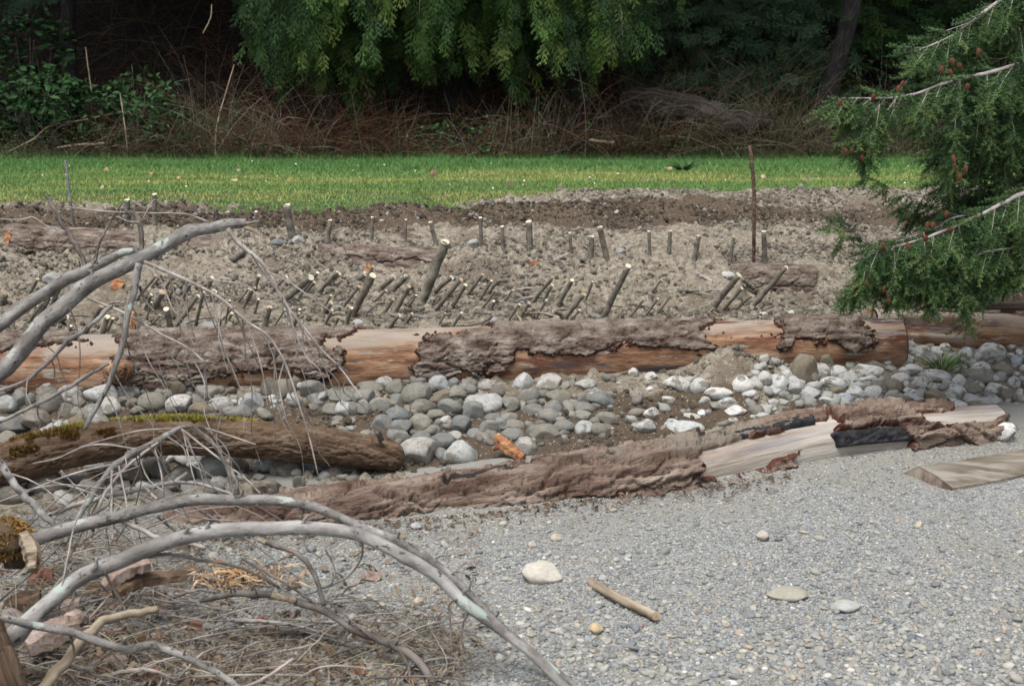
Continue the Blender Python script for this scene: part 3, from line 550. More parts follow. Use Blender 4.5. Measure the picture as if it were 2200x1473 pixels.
one(1640, 1150, 28, 20, 'P', 'small tan stone alone on upper gravel under the log').color = (.36, .32, .27, 1)
one(1192, 1156, 26, 18, 'P', 'small tan stone on gravel above the oval cream stone').color = (.36, .31, .25, 1)
one(1142, 1170, 20, 15, 'P', 'small flat tan stone up the gravel left of its twin').color = (.34, .31, .26, 1)
one(1075, 1413, 22, 16, 'W', 'small white stone by the bent branches at bottom')
one(892, 1130, 24, 15, 'P', 'small pale stone at the lower edge of the bark-covered log')
one(758, 1328, 22, 20, 'P', 'small whitish stone among roots at bottom centre')
one(1296, 1242, 20, 16, 'P', 'small tan pebble touching the upper end of the cut stick', emb=.1)
SOILST = [(1017, 527, 34, 24, 'P', 'pale rounded stone lying behind the thick tilted stake'), (112, 601, 46, 26, 'P', 'pale flat stone in soil under the upper grey branches'), (640, 517, 26, 18, 'P', 'pale stone at the foot of the thickest back-row stake'),
 (596, 522, 34, 16, 'G', 'half buried grey stone left of the thickest back-row stake'), (684, 516, 22, 16, 'G', 'grey stone right of the thickest back-row stake'), (1326, 458, 12, 11, 'W', 'small white stone on the damp soil band'),
 (770, 695, 24, 16, 'P', 'pale stone just behind the peeled log near the leaning stakes'), (1056, 690, 26, 18, 'P', 'pale stone behind the peeled log below the bent stake'), (1280, 681, 22, 15, 'G', 'grey stone at the foot of the tall leaning stake'),
 (447, 699, 36, 16, 'P', 'flat pale stone behind the log left of centre'), (395, 706, 18, 20, 'G', 'small upright stone among the left leaning stakes'), (128, 730, 30, 24, 'G', 'grey stone behind the log at far left'),
 (1334, 540, 20, 13, 'P', 'pale stone behind the right part of the back row'), (1562, 592, 30, 18, 'P', 'pale stone on soil left of the rusty rod'), (1180, 700, 18, 10, 'G', 'small grey stone on soil behind the log centre'),
 (1638, 675, 20, 10, 'P', 'small pale stone in soil near the right-hand leaning stakes'), (1703, 672, 20, 11, 'P', 'small pale stone in soil right of the last leaning stake'), (960, 528, 22, 14, 'P', 'pale stone right of the stake with the tilted top'),
 (788, 666, 24, 14, 'G', 'grey stone between leaning stakes left of centre'), (728, 642, 16, 12, 'G', 'small grey stone under the leaning stakes'), (820, 474, 10, 5, 'W', 'tiny white stone on damp soil left of centre')]
for r in SOILST: one(*r[:5], r[5])
# ---------------------------------------------------------------- big logs
class Log:
    """a lying trunk: axis points (left to right), radii; theta 0 = up, 90 = towards the camera"""
    def __init__(s, pts, rad, seed):
        s.C = catmull(pts, 200); s.L = np.concatenate([[0], np.cumsum(np.linalg.norm(np.diff(s.C, axis=0), axis=1))])
        s.R = np.interp(np.linspace(0, 1, 200), np.linspace(0, 1, len(rad)), rad); s.seed = seed
        s.U = np.array([PX(c)[0] for c in s.C])
        T = np.gradient(s.C, axis=0); T /= np.linalg.norm(T, axis=1)[:, None]; s.T = T
        s.front = np.cross(np.array([0, 0, -1.0]), T); s.front /= np.linalg.norm(s.front, axis=1)[:, None]; 
        s.front *= np.where(s.front[:, 1:2] > 0, -1, 1); s.up = np.cross(s.front, T); s.up *= np.where(s.up[:, 2:3] < 0, -1, 1)
    def l_of_u(s, u): return np.interp(u, s.U, s.L)
    def surf(s, l, th, r):
        f = lambda A: np.stack([np.interp(l, s.L, A[:, k]) for k in range(3)], -1)
        return f(s.C)+r[..., None]*(np.cos(th)[..., None]*f(s.up)+np.sin(th)[..., None]*f(s.front))
    def wood(s, parent, org, mat, name='trunk', carve=None, nl=None, m=56, wob=.02, l0=0, l1=None):
        l1 = s.L[-1] if l1 is None else l1; nl = nl or int((l1-l0)/.02)
        l = np.linspace(l0, l1, nl)[:, None]+np.zeros(m); th = np.linspace(-math.pi, math.pi, m, endpoint=False)[None]+np.zeros((nl, 1))
        R = np.interp(l, s.L, s.R)
        r = R*(1+wob*2*(fbm(l*1.5, np.cos(th)*1.4, np.sin(th)*1.4, 3, s.seed)-.5)+.012*(fbm(l*3, np.cos(th)*9, np.sin(th)*9, 2, s.seed+3)-.5))
        if carve is not None: r = r-carve(l, th)
        V = s.surf(l, th, r).reshape(-1, 3); F = gridF(nl, m, 0, True)[:, ::-1]
        pc = np.stack([l, th*R, R], -1).reshape(-1, 3)
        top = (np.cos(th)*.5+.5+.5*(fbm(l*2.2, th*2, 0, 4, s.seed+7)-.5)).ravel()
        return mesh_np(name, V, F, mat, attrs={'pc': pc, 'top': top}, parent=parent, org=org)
    def end(s, parent, org, mat, right=True, name='cut_end', inset=.006, recess=0.0):
        k = -1 if right else 0; m = 40; th = np.linspace(0, 2*math.pi, m, endpoint=False); V = []
        for q in (1.0, .75, .5, .25, .03):
            rr = s.R[k]*q*.985*(1+.03*(fbm(np.cos(th)*2, np.sin(th)*2, 0, 2, s.seed)-.5))
            c = s.C[k]+s.T[k]*(inset+.006*vn(q*9, 1, 1, s.seed)-recess*(1-q))*(1 if right else -1)
            V.append(c+rr[:, None]*(np.cos(th)[:, None]*s.up[k]+np.sin(th)[:, None]*s.front[k]))
        V = np.concatenate(V); F = gridF(5, m, 0, True)
        return mesh_np(name, V, [F if not right else F[:, ::-1], (np.arange(m)+4*m)[None]], mat, parent=parent, org=org)
    def bark(s, parent, org, mat, u0, u1, t0, t1, th_=.022, name='bark', rag=.85, fis=.030, step=.0065, edge_l=.26, edge_t=.60, label=None, flake=1.0, seed=0, t1b=None, rf=(3.6, 17), cf=(11, 42), saw=0.0):
        l0, l1 = s.l_of_u(u0), s.l_of_u(u1); t0, t1 = math.radians(t0), math.radians(t1); rm = np.interp((l0+l1)/2, s.L, s.R)
        nl = max(8, int((l1-l0)/step)); m = max(8, int((t1-t0)*rm/step)); sd = s.seed*13+seed
        l = np.linspace(l0, l1, nl)[:, None]+np.zeros(m); th = np.linspace(t0, t1, m)[None]+np.zeros((nl, 1)); R = np.interp(l, s.L, s.R)
        a = th*R
        t1v = t1 if t1b is None else t1+(math.radians(t1b)-t1)*(l-l0)/(l1-l0)
        edge_t = min(edge_t, .42*(t1-t0)); edge_l = min(edge_l, .42*(l1-l0))
        de = np.clip(np.minimum(np.minimum(l-l0, l1-l)/edge_l, np.minimum(th-t0, t1v-th)/edge_t), 0, 1.3)
        NN = np.clip((fbm(l*4.5, a*8, 0, 6, sd, g=.62)-.5)*2.6+.5, 0, 1.1)
        mk = de-rag*NN
        wl = l+.16*(fbm(l*5, a*8, 0, 4, sd+2)-.5); wa = a+.10*(fbm(l*4, a*6, 3.1, 4, sd+4)-.5)
        f1, f2, cid = worley(wl*rf[0], wa*rf[1], sd+5)               # bark plates: flat scales with deep gaps between
        g1, g2, cid2 = worley(wl*cf[0], wa*cf[1], sd+6)
        f = np.maximum(1-sstep(.01, .11, f2-f1), .45*(1-sstep(.01, .10, g2-g1)))
        plate = (cid-.5)*.8+(cid2-.5)*.45+.35*(f1-.3)
        body = sstep(-.02, .07, mk)
        hgt = th_*body*(1+.5*flake*plate+.5*(fbm(l*3, a*6, 0, 3, sd+9)-.5))-fis*f*body+.006*(fbm(l*40, a*60, 0, 3, sd+11)-.5)
        if saw:
            sv = wa*15+3.2*fbm(wl*2.6, wa*7, 0, 4, sd+21); hgt = hgt+saw*body*((sv-np.floor(sv))-.4)*(.4+1.2*fbm(l*4, a*9, 0, 2, sd+22))
        hgt = np.where(mk < -.02, -.006, np.maximum(hgt, -.004))
        V = s.surf(l, th, R+hgt).reshape(-1, 3); F = gridF(nl, m)[:, ::-1]
        ok = (mk.ravel()[F] > -.06).any(1); F = F[ok]
        pc = np.stack([l, a, R], -1).reshape(-1, 3)
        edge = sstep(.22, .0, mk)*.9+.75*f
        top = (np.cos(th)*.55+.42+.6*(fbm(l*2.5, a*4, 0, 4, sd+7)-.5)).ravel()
        use = np.unique(F); remap = np.full(len(V), -1); remap[use] = np.arange(len(use))
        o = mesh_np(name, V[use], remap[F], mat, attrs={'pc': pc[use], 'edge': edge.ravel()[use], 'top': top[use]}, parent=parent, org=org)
        if label: o['label'] = label
        return o
# --- main peeled log
ML = Log([P(-330, 800, 7.50)-[0, 0, .0], P(100, 795, 7.56), P(600, 785, 7.64), P(1100, 768, 7.74), P(1500, 752, 7.82), P(1930, 735, 7.92)], [.215, .21, .205, .196, .178, .155], 5)
ML.C[:, 2] -= .008; FLZ = -.022; o0 = ML.C[0].copy()
ml = thing('peeled_log', 'long reddish-brown half-peeled log behind the cobbles with torn bark patches', 'log', o0)
ML.wood(ml, o0, M['wood'])
ML.end(ml, o0, M['wood_grey'], True)
for k, (a, b, c, d, th, tb) in enumerate([(225, 790, -60, 150, .024, 90), (870, 1115, 5, 112, .024, 108), (1010, 1560, -60, 88, .022, 84), (1610, 1895, -20, 92, .024, 98), (-330, 215, -60, 75, .020, 45), (1005, 1100, 98, 150, .024, 150)]):
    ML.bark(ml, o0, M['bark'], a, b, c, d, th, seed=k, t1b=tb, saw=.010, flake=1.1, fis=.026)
# sawn knot at the left
kc = P(256, 797, 7.30); kv = np.array([.25, -.9, .28]); kv /= np.linalg.norm(kv)
V, F, pc = tube([kc-kv*.14, kc-kv*.02, kc+kv*.02], [.075, .056, .046], 14, 18, .05, 3)
kn = mesh_np('knot', V, F, M['wood'], attrs={'pc': pc, 'top': pc[:, 0]*0}, parent=ml, org=o0)
def disc(c, nrm, r, m=20, rough=.04, rings=4, seed=0):
    nrm = nrm/np.linalg.norm(nrm); a = np.cross(nrm, [0.3, .2, 1.0]); a /= np.linalg.norm(a); b = np.cross(nrm, a); th = np.linspace(0, 2*math.pi, m, endpoint=False); V = []
    for q in np.linspace(1, .08, rings):
        rr = r*q*(1+rough*np.sin(th*2+seed)); V.append(c+nrm*(.0015*vn(q*8, seed, 2.0, 3))+rr[:, None]*(np.cos(th)[:, None]*a+np.sin(th)[:, None]*b))
    return np.concatenate(V), [gridF(rings, m, 0, True)[:, ::-1], (np.arange(m)+(rings-1)*m)[None, :]]
V, F = disc(kc+kv*.027, kv, .041, rings=5); 
for q in range(4):
    V2, F2 = disc(kc+kv*.0, kv, .05)
mesh_np('knot_face', V, F, M['wood_knot'], parent=kn, org=o0)
# --- log right of it, with the broken-out notch
R2 = Log([P(1872, 708, 8.12), P(2050, 717, 8.16), P(2420, 728, 8.22)], [.132, .135, .14], 8)
o2 = R2.C[0].copy(); r2 = thing('notched_log', 'orange-tan stripped log with a broken-out notch at the right edge', 'log', o2)
na, nb = R2.l_of_u(1925), R2.l_of_u(2042)
def carve(l, th):
    m = sstep(na, na+.015, l)*sstep(nb+.03, nb-.02, l+.02*np.sin(th*9))*sstep(.52, .62, th)*sstep(1.52, 1.44, th)
    return m*(.052+.02*np.floor(fbm(l*4, th*6, 0, 2, 77)*5)/5)
R2.wood(r2, o2, M['wood'], carve=carve, m=110, nl=170)
R2.end(r2, o2, M['cut_orange'], False)
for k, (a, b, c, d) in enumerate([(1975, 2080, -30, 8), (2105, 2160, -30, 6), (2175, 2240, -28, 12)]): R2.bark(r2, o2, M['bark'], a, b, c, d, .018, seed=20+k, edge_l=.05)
# --- grey log behind the fir
R3 = Log([P(1985, 630, 8.62), P(2200, 638, 8.66), P(2450, 645, 8.7)], [.112, .115, .12], 9)
o3 = R3.C[0].copy(); r3 = thing('grey_log', 'dull grey-brown smooth log lying behind the hanging fir branches', 'log', o3)
R3.wood(r3, o3, M['wood_grey']); R3.end(r3, o3, M['wood_grey'], False)
# --- buried back log
BL = Log([backlog(np.array(q))-[0, 0, .05 if .1 < q < .9 else .04] for q in (0., .33, .66, 1.)], [.165, .16, .155, .16], 11)
o4 = BL.C[0].copy(); bl = thing('buried_log', 'long soil-covered log at the back of the planting bed, dark sawn end at right', 'log', o4)
BL.wood(bl, o4, M['bark']); BL.end(bl, o4, M['darkbark'], True); BL.end(bl, o4, M['cut_orange'], False)
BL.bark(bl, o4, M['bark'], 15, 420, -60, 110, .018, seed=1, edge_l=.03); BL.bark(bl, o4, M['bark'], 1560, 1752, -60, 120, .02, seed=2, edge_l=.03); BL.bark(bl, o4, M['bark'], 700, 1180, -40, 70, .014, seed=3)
# --- front bark-covered log, half sunk at the edge of the gravel
FL = Log([P(330, 1140, 5.90), P(650, 1112, 6.02), P(1000, 1078, 6.20), P(1400, 1020, 6.48), P(1750, 955, 6.80), P(2138, 922, 7.06)], [.05, .10, .125, .142, .155, .14], 15)
FL.C[:, 2] += FLZ*np.interp(np.linspace(0, 1, 200), [0, .6, .8, 1], [1, 1, .2, .2]); o5 = FL.C[0].copy(); fl = thing('bark_covered_log', 'shaggy pinkish-brown bark-covered log half sunk along the gravel edge', 'log', o5)
FL.wood(fl, o5, M['wood_pale']); FL.end(fl, o5, M['wood_pale'], True)
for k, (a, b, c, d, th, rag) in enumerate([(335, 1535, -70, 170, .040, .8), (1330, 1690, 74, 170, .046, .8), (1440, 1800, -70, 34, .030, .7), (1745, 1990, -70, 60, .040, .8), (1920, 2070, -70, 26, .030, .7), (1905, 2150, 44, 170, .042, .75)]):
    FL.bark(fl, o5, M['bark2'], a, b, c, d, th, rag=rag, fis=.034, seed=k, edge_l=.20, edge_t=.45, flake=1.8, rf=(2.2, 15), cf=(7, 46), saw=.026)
FL.bark(fl, o5, M['char'], 1755, 1965, 52, 82, .032, name='charred_strip', rag=.3, seed=9, edge_l=.10, edge_t=.12, flake=.3, fis=.012, label='charred black strip of bark')
FL.bark(fl, o5, M['char'], 1560, 1740, 8, 30, .028, name='charred_strip', rag=.3, seed=10, edge_l=.04, edge_t=.1, label='charred black bark edge')
# --- brown mossy log over the cobbles
MO = Log([P(-520, 1165, 5.85), P(-300, 1110, 6.0), P(-120, 1050, 6.15), P(0, 1003, 6.2), P(130, 965, 6.25), P(300, 940, 6.35), P(450, 938, 6.4), P(620, 950, 6.45), P(760, 966, 6.5), P(868, 986, 6.55)], [.15, .138, .125, .112, .10, .095, .093, .095, .09, .075], 21)
o6 = MO.C[0].copy(); mo = thing('mossy_log', 'curved brown ridged log with yellow moss lying across the cobbles', 'log', o6)
nl, m = 420, 80
l = np.linspace(0, MO.L[-1], nl)[:, None]+np.zeros(m); th = np.linspace(-math.pi, math.pi, m, endpoint=False)[None]+np.zeros((nl, 1)); R = np.interp(l, MO.L, MO.R)
rg = 1-np.abs(2*fbm(l*16+.4*np.sin(th*3), th*R*70, 0, 3, 91)-1)
dr = -.012*sstep(.78, .98, rg)+.012*(fbm(l*5, np.cos(th)*1.5, np.sin(th)*1.5, 3, 92)-.5)+.004*(fbm(l*60, th*9, 0, 2, 93)-.5)
taper = np.sqrt(np.clip(1-np.clip((l-(MO.L[-1]-.07))/.072, 0, 1)**2, .02, 1))
V = MO.surf(l, th, (R+dr)*taper).reshape(-1, 3)
mesh_np('trunk', np.vstack([V, MO.C[-1]]), [gridF(nl, m, 0, True)[:, ::-1], np.stack([(nl-1)*m+(np.arange(m)+1) % m, (nl-1)*m+np.arange(m), np.full(m, nl*m)], 1)], M['mossbark'], attrs={'pc': np.vstack([np.stack([l, th*R, R], -1).reshape(-1, 3), [[0, 0, 0]]])}, parent=mo, org=o6)
V, F, pc = tube([P(812, 930, 6.44), P(818, 945, 6.47)], [.012, .016], 8, 8, .1, 3); mesh_np('branch_stub', V, F, M['branch_dark'], attrs={'pc': pc}, parent=mo, org=o6)
def moss(u0, u1, t0, t1, mat, n, ln=.016, seed=0):
    """a tuft mat of short moss blades on the mossy log"""
    rg = np.random.default_rng(seed); l = rg.uniform(MO.l_of_u(u0), MO.l_of_u(u1), n); th = np.radians(rg.uniform(t0, t1, n)); R = np.interp(l, MO.L, MO.R)
    k = fbm(l*9, th*3, 0, 3, seed) > .45; l, th, R = l[k], th[k], R[k]; n = len(l)
    p = MO.surf(l, th, R-.006); q = MO.surf(l, th, R+ln*rg.uniform(.5, 1.3, n))+rg.normal(0, .006, (n, 3)); w = rg.normal(0, .005, (n, 3))
    mesh_np('moss_patch', np.stack([p-w, p+w, q], 1).reshape(-1, 3), np.arange(3*n).reshape(-1, 3), mat, smooth=False, parent=mo, org=o6)
moss(330, 440, -40, 22, M['moss'], 2600, .011, 1); moss(240, 330, -50, 6, M['moss'], 900, .009, 2); moss(40, 175, 0, 65, M['moss_brown'], 3000, .014, 3); moss(85, 190, -40, 25, M['moss'], 2200, .011, 4); moss(440, 560, -50, 0, M['moss'], 900, .008, 5); moss(215, 250, 40, 70, M['moss_brown'], 900, .012, 6)
# --- sawn plank at the right edge
pl = thing('sawn_plank', 'weathered tan sawn timber half buried in gravel at the right edge', 'plank', P(2075, 1040, 6.35))
q0, q2 = G(1941, 1014), G(2047, 1049); q1 = P(1975, 1003, G(1975, 1022)[1]); w0, w2 = G(2420, 955), G(2420, 978); w1 = P(2420, 926, G(2420, 948)[1]); dn = np.array([0, 0, -.05])
prof = [q0+dn, q0, q1, (q1+q2)/2+np.array([0, 0, .014]), q2, q2+dn]; prof2 = [w0+dn, w0, w1, (w1+w2)/2+np.array([0, 0, .014]), w2, w2+dn]
n_ = 30; rows = []
for t in np.linspace(0, 1, n_): rows.append([a+(b-a)*t+np.array([0, 0, .006*(vn(t*12, i*3.3, 0, 5)-.5)]) for i, (a, b) in enumerate(zip(prof, prof2))])
V = np.array(rows).reshape(-1, 3); mesh_np('board', V, gridF(n_, 6, 0, True), M['plank'], smooth=False, parent=pl, org=pl.location)
Vc = np.array(prof)-np.array([.002, .003, 0]); mesh_np('cut_end', Vc, [np.arange(6)[None, ::-1]], M['wood_grey'], smooth=False, attrs={'pc': Vc}, parent=pl, org=pl.location)

# ---------------------------------------------------------------- stakes
def stake(top, bot, w, label, group, lean=.25, mid=None, cut='cut', wb=None, name='cutting', seed=0):
    g = G(*bot); s = g[1]/FPX; r = w*.5*s
    ln = math.hypot(top[0]-bot[0], top[1]-bot[1])*s
    t = P(top[0], top[1], g[1]-ln*lean)
    pts = [g+(g-t)*.22, g] + ([P(mid[0], mid[1], g[1]-ln*lean*.5)] if mid else []) + [t]
    d = (pts[-1]-pts[-2]); d /= np.linalg.norm(d)
    e = thing(name, label, 'stake', g, group)
    rb = (wb or w*1.12)*.5*s
    V, F, pc = tube(pts, [rb*1.05, rb, r] if not mid else [rb*1.05, rb, (r+rb)/2, r], 26, 12, .022, seed, knots=3+seed % 3)
    mesh_np('stem', V, F, M['stake'], attrs={'pc': pc}, parent=e, org=g)
    nz = d+np.array([random.uniform(-.25, .25), -.30, random.uniform(-.1, .2)])
    V, F = disc(t+d*r*.16, nz, r*1.03, 16, .05, seed=seed); mesh_np('cut_face', V, F, M[cut], parent=e, org=g)
    if seed % 3 == 1 and w > 6:   # a trimmed side shoot
        q = g+(t-g)*random.uniform(.45, .75); sd_ = np.array([random.choice((-1, 1))*.9, -.3, .5]); V, F, pc = tube([q, q+sd_*r*2.2], [r*.38, r*.3], 5, 8, .05, seed)
        mesh_np('side_stub', V, F, M['stake'], attrs={'pc': pc}, parent=e, org=g)
    return e
BACK = [(273,430,273,480,10),(332,418,332,482,9),(490,456,493,478,6),(550,455,553,497,6),(616,442,628,516,14),(709,474,704,522,8),(800,467,799,520,6),(872,472,871,522,5),(925,478,938,527,8),(1032,468,1035,534,7),(1079,487,1081,542,7),(1136,477,1139,541,11),(1225,501,1227,547,6),(1271,509,1270,559,10),(1289,489,1304,559,10),(1394,497,1396,549,6),(1440,497,1437,547,7),(1501,508,1491,560,9),(1576,509,1569,562,6),(1641,498,1645,577,9)]
for i, (a, b, c, d, w) in enumerate(BACK):
    sz = 'thick' if w >= 10 else 'thin' if w <= 6 else 'slender'
    stake((a, b), (c, d), w*1.15, f'{sz} upright cut stake with white sawn top, {ordw(i+1)} from left in back row', 'upright stakes in the back row', lean=.08, seed=i)
def K(ox, oy, s, rows): return [(ox+a/s, oy+b/s, ox+c/s, oy+d/s, w/s) for a, b, c, d, w in rows]
BED = K(550, 400, 3.667, [(1180,715,1040,850,45),(1080,715,970,820,40),(920,705,750,1030,55),(640,680,490,830,35),(655,690,560,790,25),(430,720,200,910,55),(485,682,340,870,25),(240,715,120,830,22),(860,690,800,740,45),(810,790,690,945,25),(1025,820,920,915,18),(1205,790,1100,990,32),(1080,890,1005,1005,25),(1125,1015,1035,1130,32),(1540,720,1395,835,40),(1615,735,1415,970,35),(1650,780,1540,960,32),(1785,697,1655,865,25),(1855,745,1760,900,22),(2020,820,1945,920,16),(1872,905,1845,1000,25),(2075,930,1985,1060,20),(2150,920,2080,1035,28),(1540,1065,1450,1095,25),(1490,1000,1445,1085,18),(750,960,700,1135,32),(600,975,520,1135,22),(590,920,520,1010,35),(340,1000,265,1155,22),(105,955,60,1145,40),(590,860,520,980,20)])
BED += K(1100, 400, 3.143, [(275,615,130,790,25),(270,668,200,790,22),(405,635,310,805,28),(545,645,495,770,16),(485,730,360,885,32),(785,540,610,900,38),(890,765,790,890,16),(985,760,895,880,16),(1075,740,965,880,12),(1530,600,1340,840,40),(1550,690,1420,845,22),(1615,740,1490,850,22),(1850,550,1625,815,30),(230,770,160,900,16)])
BED += K(0, 400, 3.667, [(1230,705,1060,910,22),(1280,835,1215,960,50),(1380,785,1325,880,20),(1500,770,1440,885,25),(1560,865,1390,1100,32),(1605,835,1540,1105,25),(1690,830,1650,915,40),(2005,800,1930,925,25),(2035,890,2005,1010,22),(800,940,660,1170,38),(845,1030,790,1225,42),(890,1040,840,1150,25),(560,1100,515,1240,22),(1170,1145,1100,1210,22),(520,1025,420,1085,48),(1310,970,1350,1140,45),(1810,900,1770,1110,16),(50,850,0,940,40),(430,830,430,950,25),(390,880,320,980,30),(1740,1040,1700,1150,30)])
rgs = random.Random(77)
for q in range(26):
    u0 = rgs.uniform(10, 640) if q < 17 else rgs.uniform(640, 1500); v0 = rgs.uniform(615, 712); ln = rgs.uniform(20, 46); BED.append((u0+ln*rgs.uniform(.3, .9), v0-ln, u0, v0, rgs.uniform(4, 9)))
BED.sort()
for i, (a, b, c, d, w) in enumerate(BED):
    sz = 'thick' if w >= 12 else 'thin' if w <= 6 else 'medium'
    stake((a, b), (c, d), w, f'{sz} leaning cut stake in the planting bed, {ordw(i+1)} from left by its top', 'leaning stakes in the planting bed', lean=.45, cut='cut' if i % 3 else 'cut_tan', seed=i+40)
stake((956, 521), (904, 651), 19, 'tallest and thickest tilted stake rising above the middle of the bed', 'leaning stakes in the planting bed', lean=.2, mid=(936, 575), wb=22, cut='cut', seed=5)
def bent(pts, w, lab, i):
    ps = [G(*pts[0])] ; d0 = ps[0][1]
    for k, q in enumerate(pts[1:]): ps.append(P(q[0], q[1], d0-.05*(k+1)))
    ps = [ps[0]*1.0+(ps[0]-ps[1])*.2]+ps; r = w*.5*d0/FPX
    V, F, pc = tube(ps, [r*1.1, r*1.05, r, r*.9], 26, 10, .06, i); e = thing('bent_cutting', lab, 'stake', ps[1]); mesh_np('stem', V, F, M['stake'], attrs={'pc': pc}, parent=e, org=ps[1])
    dd = ps[-1]-ps[-2]; V, F = disc(ps[-1]+dd/np.linalg.norm(dd)*r*.18, dd+[0, -.05, 0], r*.9, 14); mesh_np('cut_face', V, F, M['cut_tan'], parent=e, org=ps[1])
bent([(1045, 634), (1068, 606), (1092, 602)], 8, 'bent cutting with a crooked elbow in the middle of the bed', 4)
bent([(985, 701), (1040, 690), (1060, 676)], 7, 'low curved cutting lying close behind the peeled log', 5)
bent([(1218, 695), (1203, 676), (1190, 668)], 9, 'thick curved cutting bowing towards the peeled log', 6)
# loose sticks lying on the bed
for i, (a, b, c, d, w, mt, lab) in enumerate([(1022, 675, 1095, 681, 10, 'stake', 'long stick lying flat behind the log at centre'), (800, 570, 848, 565, 7, 'twig', 'pale stick lying across the back of the bed'), (1003, 610, 1045, 616, 8, 'twig', 'short grey stick lying under the bent cutting'),
   (805, 698, 875, 707, 8, 'stake', 'stick lying on soil right behind the log'), (500, 560, 535, 540, 14, 'stake', 'short stub of wood lying above the left stakes'), (1485, 588, 1530, 608, 9, 'twig', 'grey stick lying on soil left of the right-hand stakes'), (1095, 530, 1126, 536, 8, 'twig', 'pale stick lying behind the upright stakes'), (1188, 565, 1222, 548, 8, 'twig', 'grey stick leaning at the back row right of centre'), (1430, 692, 1452, 702, 9, 'tan', 'short pale stick on top of the log at right'),
   (1648, 648, 1655, 622, 6, 'tan', 'pale split stick beside the last leaning stakes'), (240, 742, 300, 744, 8, 'branch', 'grey stick lying along the back of the log at left'), (1107, 672, 1128, 706, 6, 'tan', 'pale split sliver lying right of the low cutting'), (1455, 628, 1500, 628, 9, 'stake', 'stubby stick half buried in soil right of centre'), (1595, 605, 1625, 628, 10, 'stake', 'short stick between the right-hand leaning stakes')]):
    p, q = G(a, b), G(c, d); r = w*.5*p[1]/FPX; lift = np.array([0, 0, r*.8]); V, F, pc = tube([p+lift, (p+q)/2+lift*1.3, q+lift], [r, r, r*.8], 18, 10, .06, i+7, knots=2)
    tag(mesh_np('loose_stick', V, F, M[mt], attrs={'pc': pc}, org=p), lab, 'stick')
LS = sorted((rgs.uniform(5, 1560), rgs.uniform(625, 712)) for q in range(26))
for i, (u, v) in enumerate(LS):
    an = rgs.uniform(-.5, .5); ln = rgs.uniform(28, 85); p, q = G(u, v), G(u+ln*math.cos(an), min(715, v+ln*math.sin(an)*.5)); r = rgs.uniform(2, 4.2)*p[1]/FPX*.8; lift = np.array([0, 0, r*1.2])
    V, F, pc = tube([p+lift, (p+q)/2+lift*2.2, q+lift], [r, r, r*.6], 18, 8, .06, i+70, knots=2)
    tag(mesh_np('fallen_stick', V, F, M[rgs.choice(['stake', 'twig', 'branch', 'tan'])], attrs={'pc': pc}, org=p), f'thin stick lying flat among the leaning stakes, {ordw(i+1)} from left', 'stick', 'thin sticks lying on the planting bed')
# steel rods
def rod(px, w, mat, lab):
    g = G(*px[-1]); pts = [P(a, b, g[1]-.02*k) for k, (a, b) in enumerate(px[:-1])]+[g, g-[0, 0, .15]]; r = w*.5*g[1]/FPX
    V, F, pc = tube(pts, [r]*len(pts), 160, 8, 0); L = pc[:-2, 0]; ring = (1+.13*np.sign(np.sin(L*420)))[:, None]
    V, F, pc = tube(pts, list(r*(1+.10*np.sin(np.arange(90)*2.2))), 180, 8, 0)
    tag(mesh_np('steel_rod', V, F, M[mat], attrs={'pc': pc}, org=g), lab, 'rod')
rod([(1611, 313), (1614, 340), (1620, 410), (1620, 480), (1619, 578)], 8, 'rust', 'tall rusty reinforcing rod with bent top stuck in soil at right')
rod([(141, 345), (147, 400), (152, 440), (160, 492)], 6, 'steel', 'thin grey steel rod standing at the lawn edge on the left')

# ---------------------------------------------------------------- foreground fallen branches
def limb(e, px, mat, name='stem', n=60, m=12, rough=.05, seed=0, knots=6, org=None):
    """px rows: (u, v, width px, depth)"""
    pts = [P(a, b, d) for a, b, w, d in px]; rad = [w*.5*d/FPX for a, b, w, d in px]
    V, F, pc = tube(pts, rad, n, m, rough, seed, knots=knots)
    return mesh_np(name, V, F, M[mat], attrs={'pc': pc}, parent=e, org=org)
def branch(lab, px, mat, subs=(), name='fallen_branch', seed=0, rough=.05, knots=7, cat='branch'):
    g = P(px[0][0], px[0][1], px[0][3]); e = thing(name, lab, cat, g)
    limb(e, px, mat, 'stem', 130, 14, rough*1.2, seed, knots*2, g)
    if len(px) > 8:
        rg = random.Random(seed+500)
        for q in range(7):      # short broken stubs
            i = rg.randrange(1, len(px)-2); t = rg.random(); u, v, w, d = [px[i][z]+(px[i+1][z]-px[i][z])*t for z in range(4)]; s_ = rg.choice((-1, 1))
            limb(e, [(u, v, w*.34, d), (u+s_*w*.35+rg.uniform(-6, 6), v-w*.62*rg.choice((1, 1, -1)), w*.26, d-.01), (u+s_*w*.5+rg.uniform(-8, 8), v-w*rg.uniform(.7, 1.1), w*.16, d-.015)], mat, 'broken_stub', 8, 7, .08, q, 0, g)
    for k, (spx, smat) in enumerate(subs): limb(e, spx, smat, 'side_branch', 40, 7, .05, seed*31+k, 2, g)
    return e
def sub(rows, d0, d1, w0, w1, mat='twig'):
    n = len(rows); return ([(u, v, w0+(w1-w0)*i/(n-1), d0+(d1-d0)*i/(n-1)) for i, (u, v) in enumerate(rows)], mat)
def hang(u, v, d, ln, dx, seed, w=4):
    """a thin twig curving down from a point on a limb"""
    rg = random.Random(seed); rows = [(u, v)]
    for k in range(4): u += dx*ln/4*(.6+.8*rg.random()); v += ln/4*(.7+.6*rg.random()); rows.append((u+rg.uniform(-14, 14), v))
    return sub(rows, d, d+rg.uniform(-.15, .15), w, 1.3, rg.choice(['twig', 'branch_dark', 'branch', 'branch']))
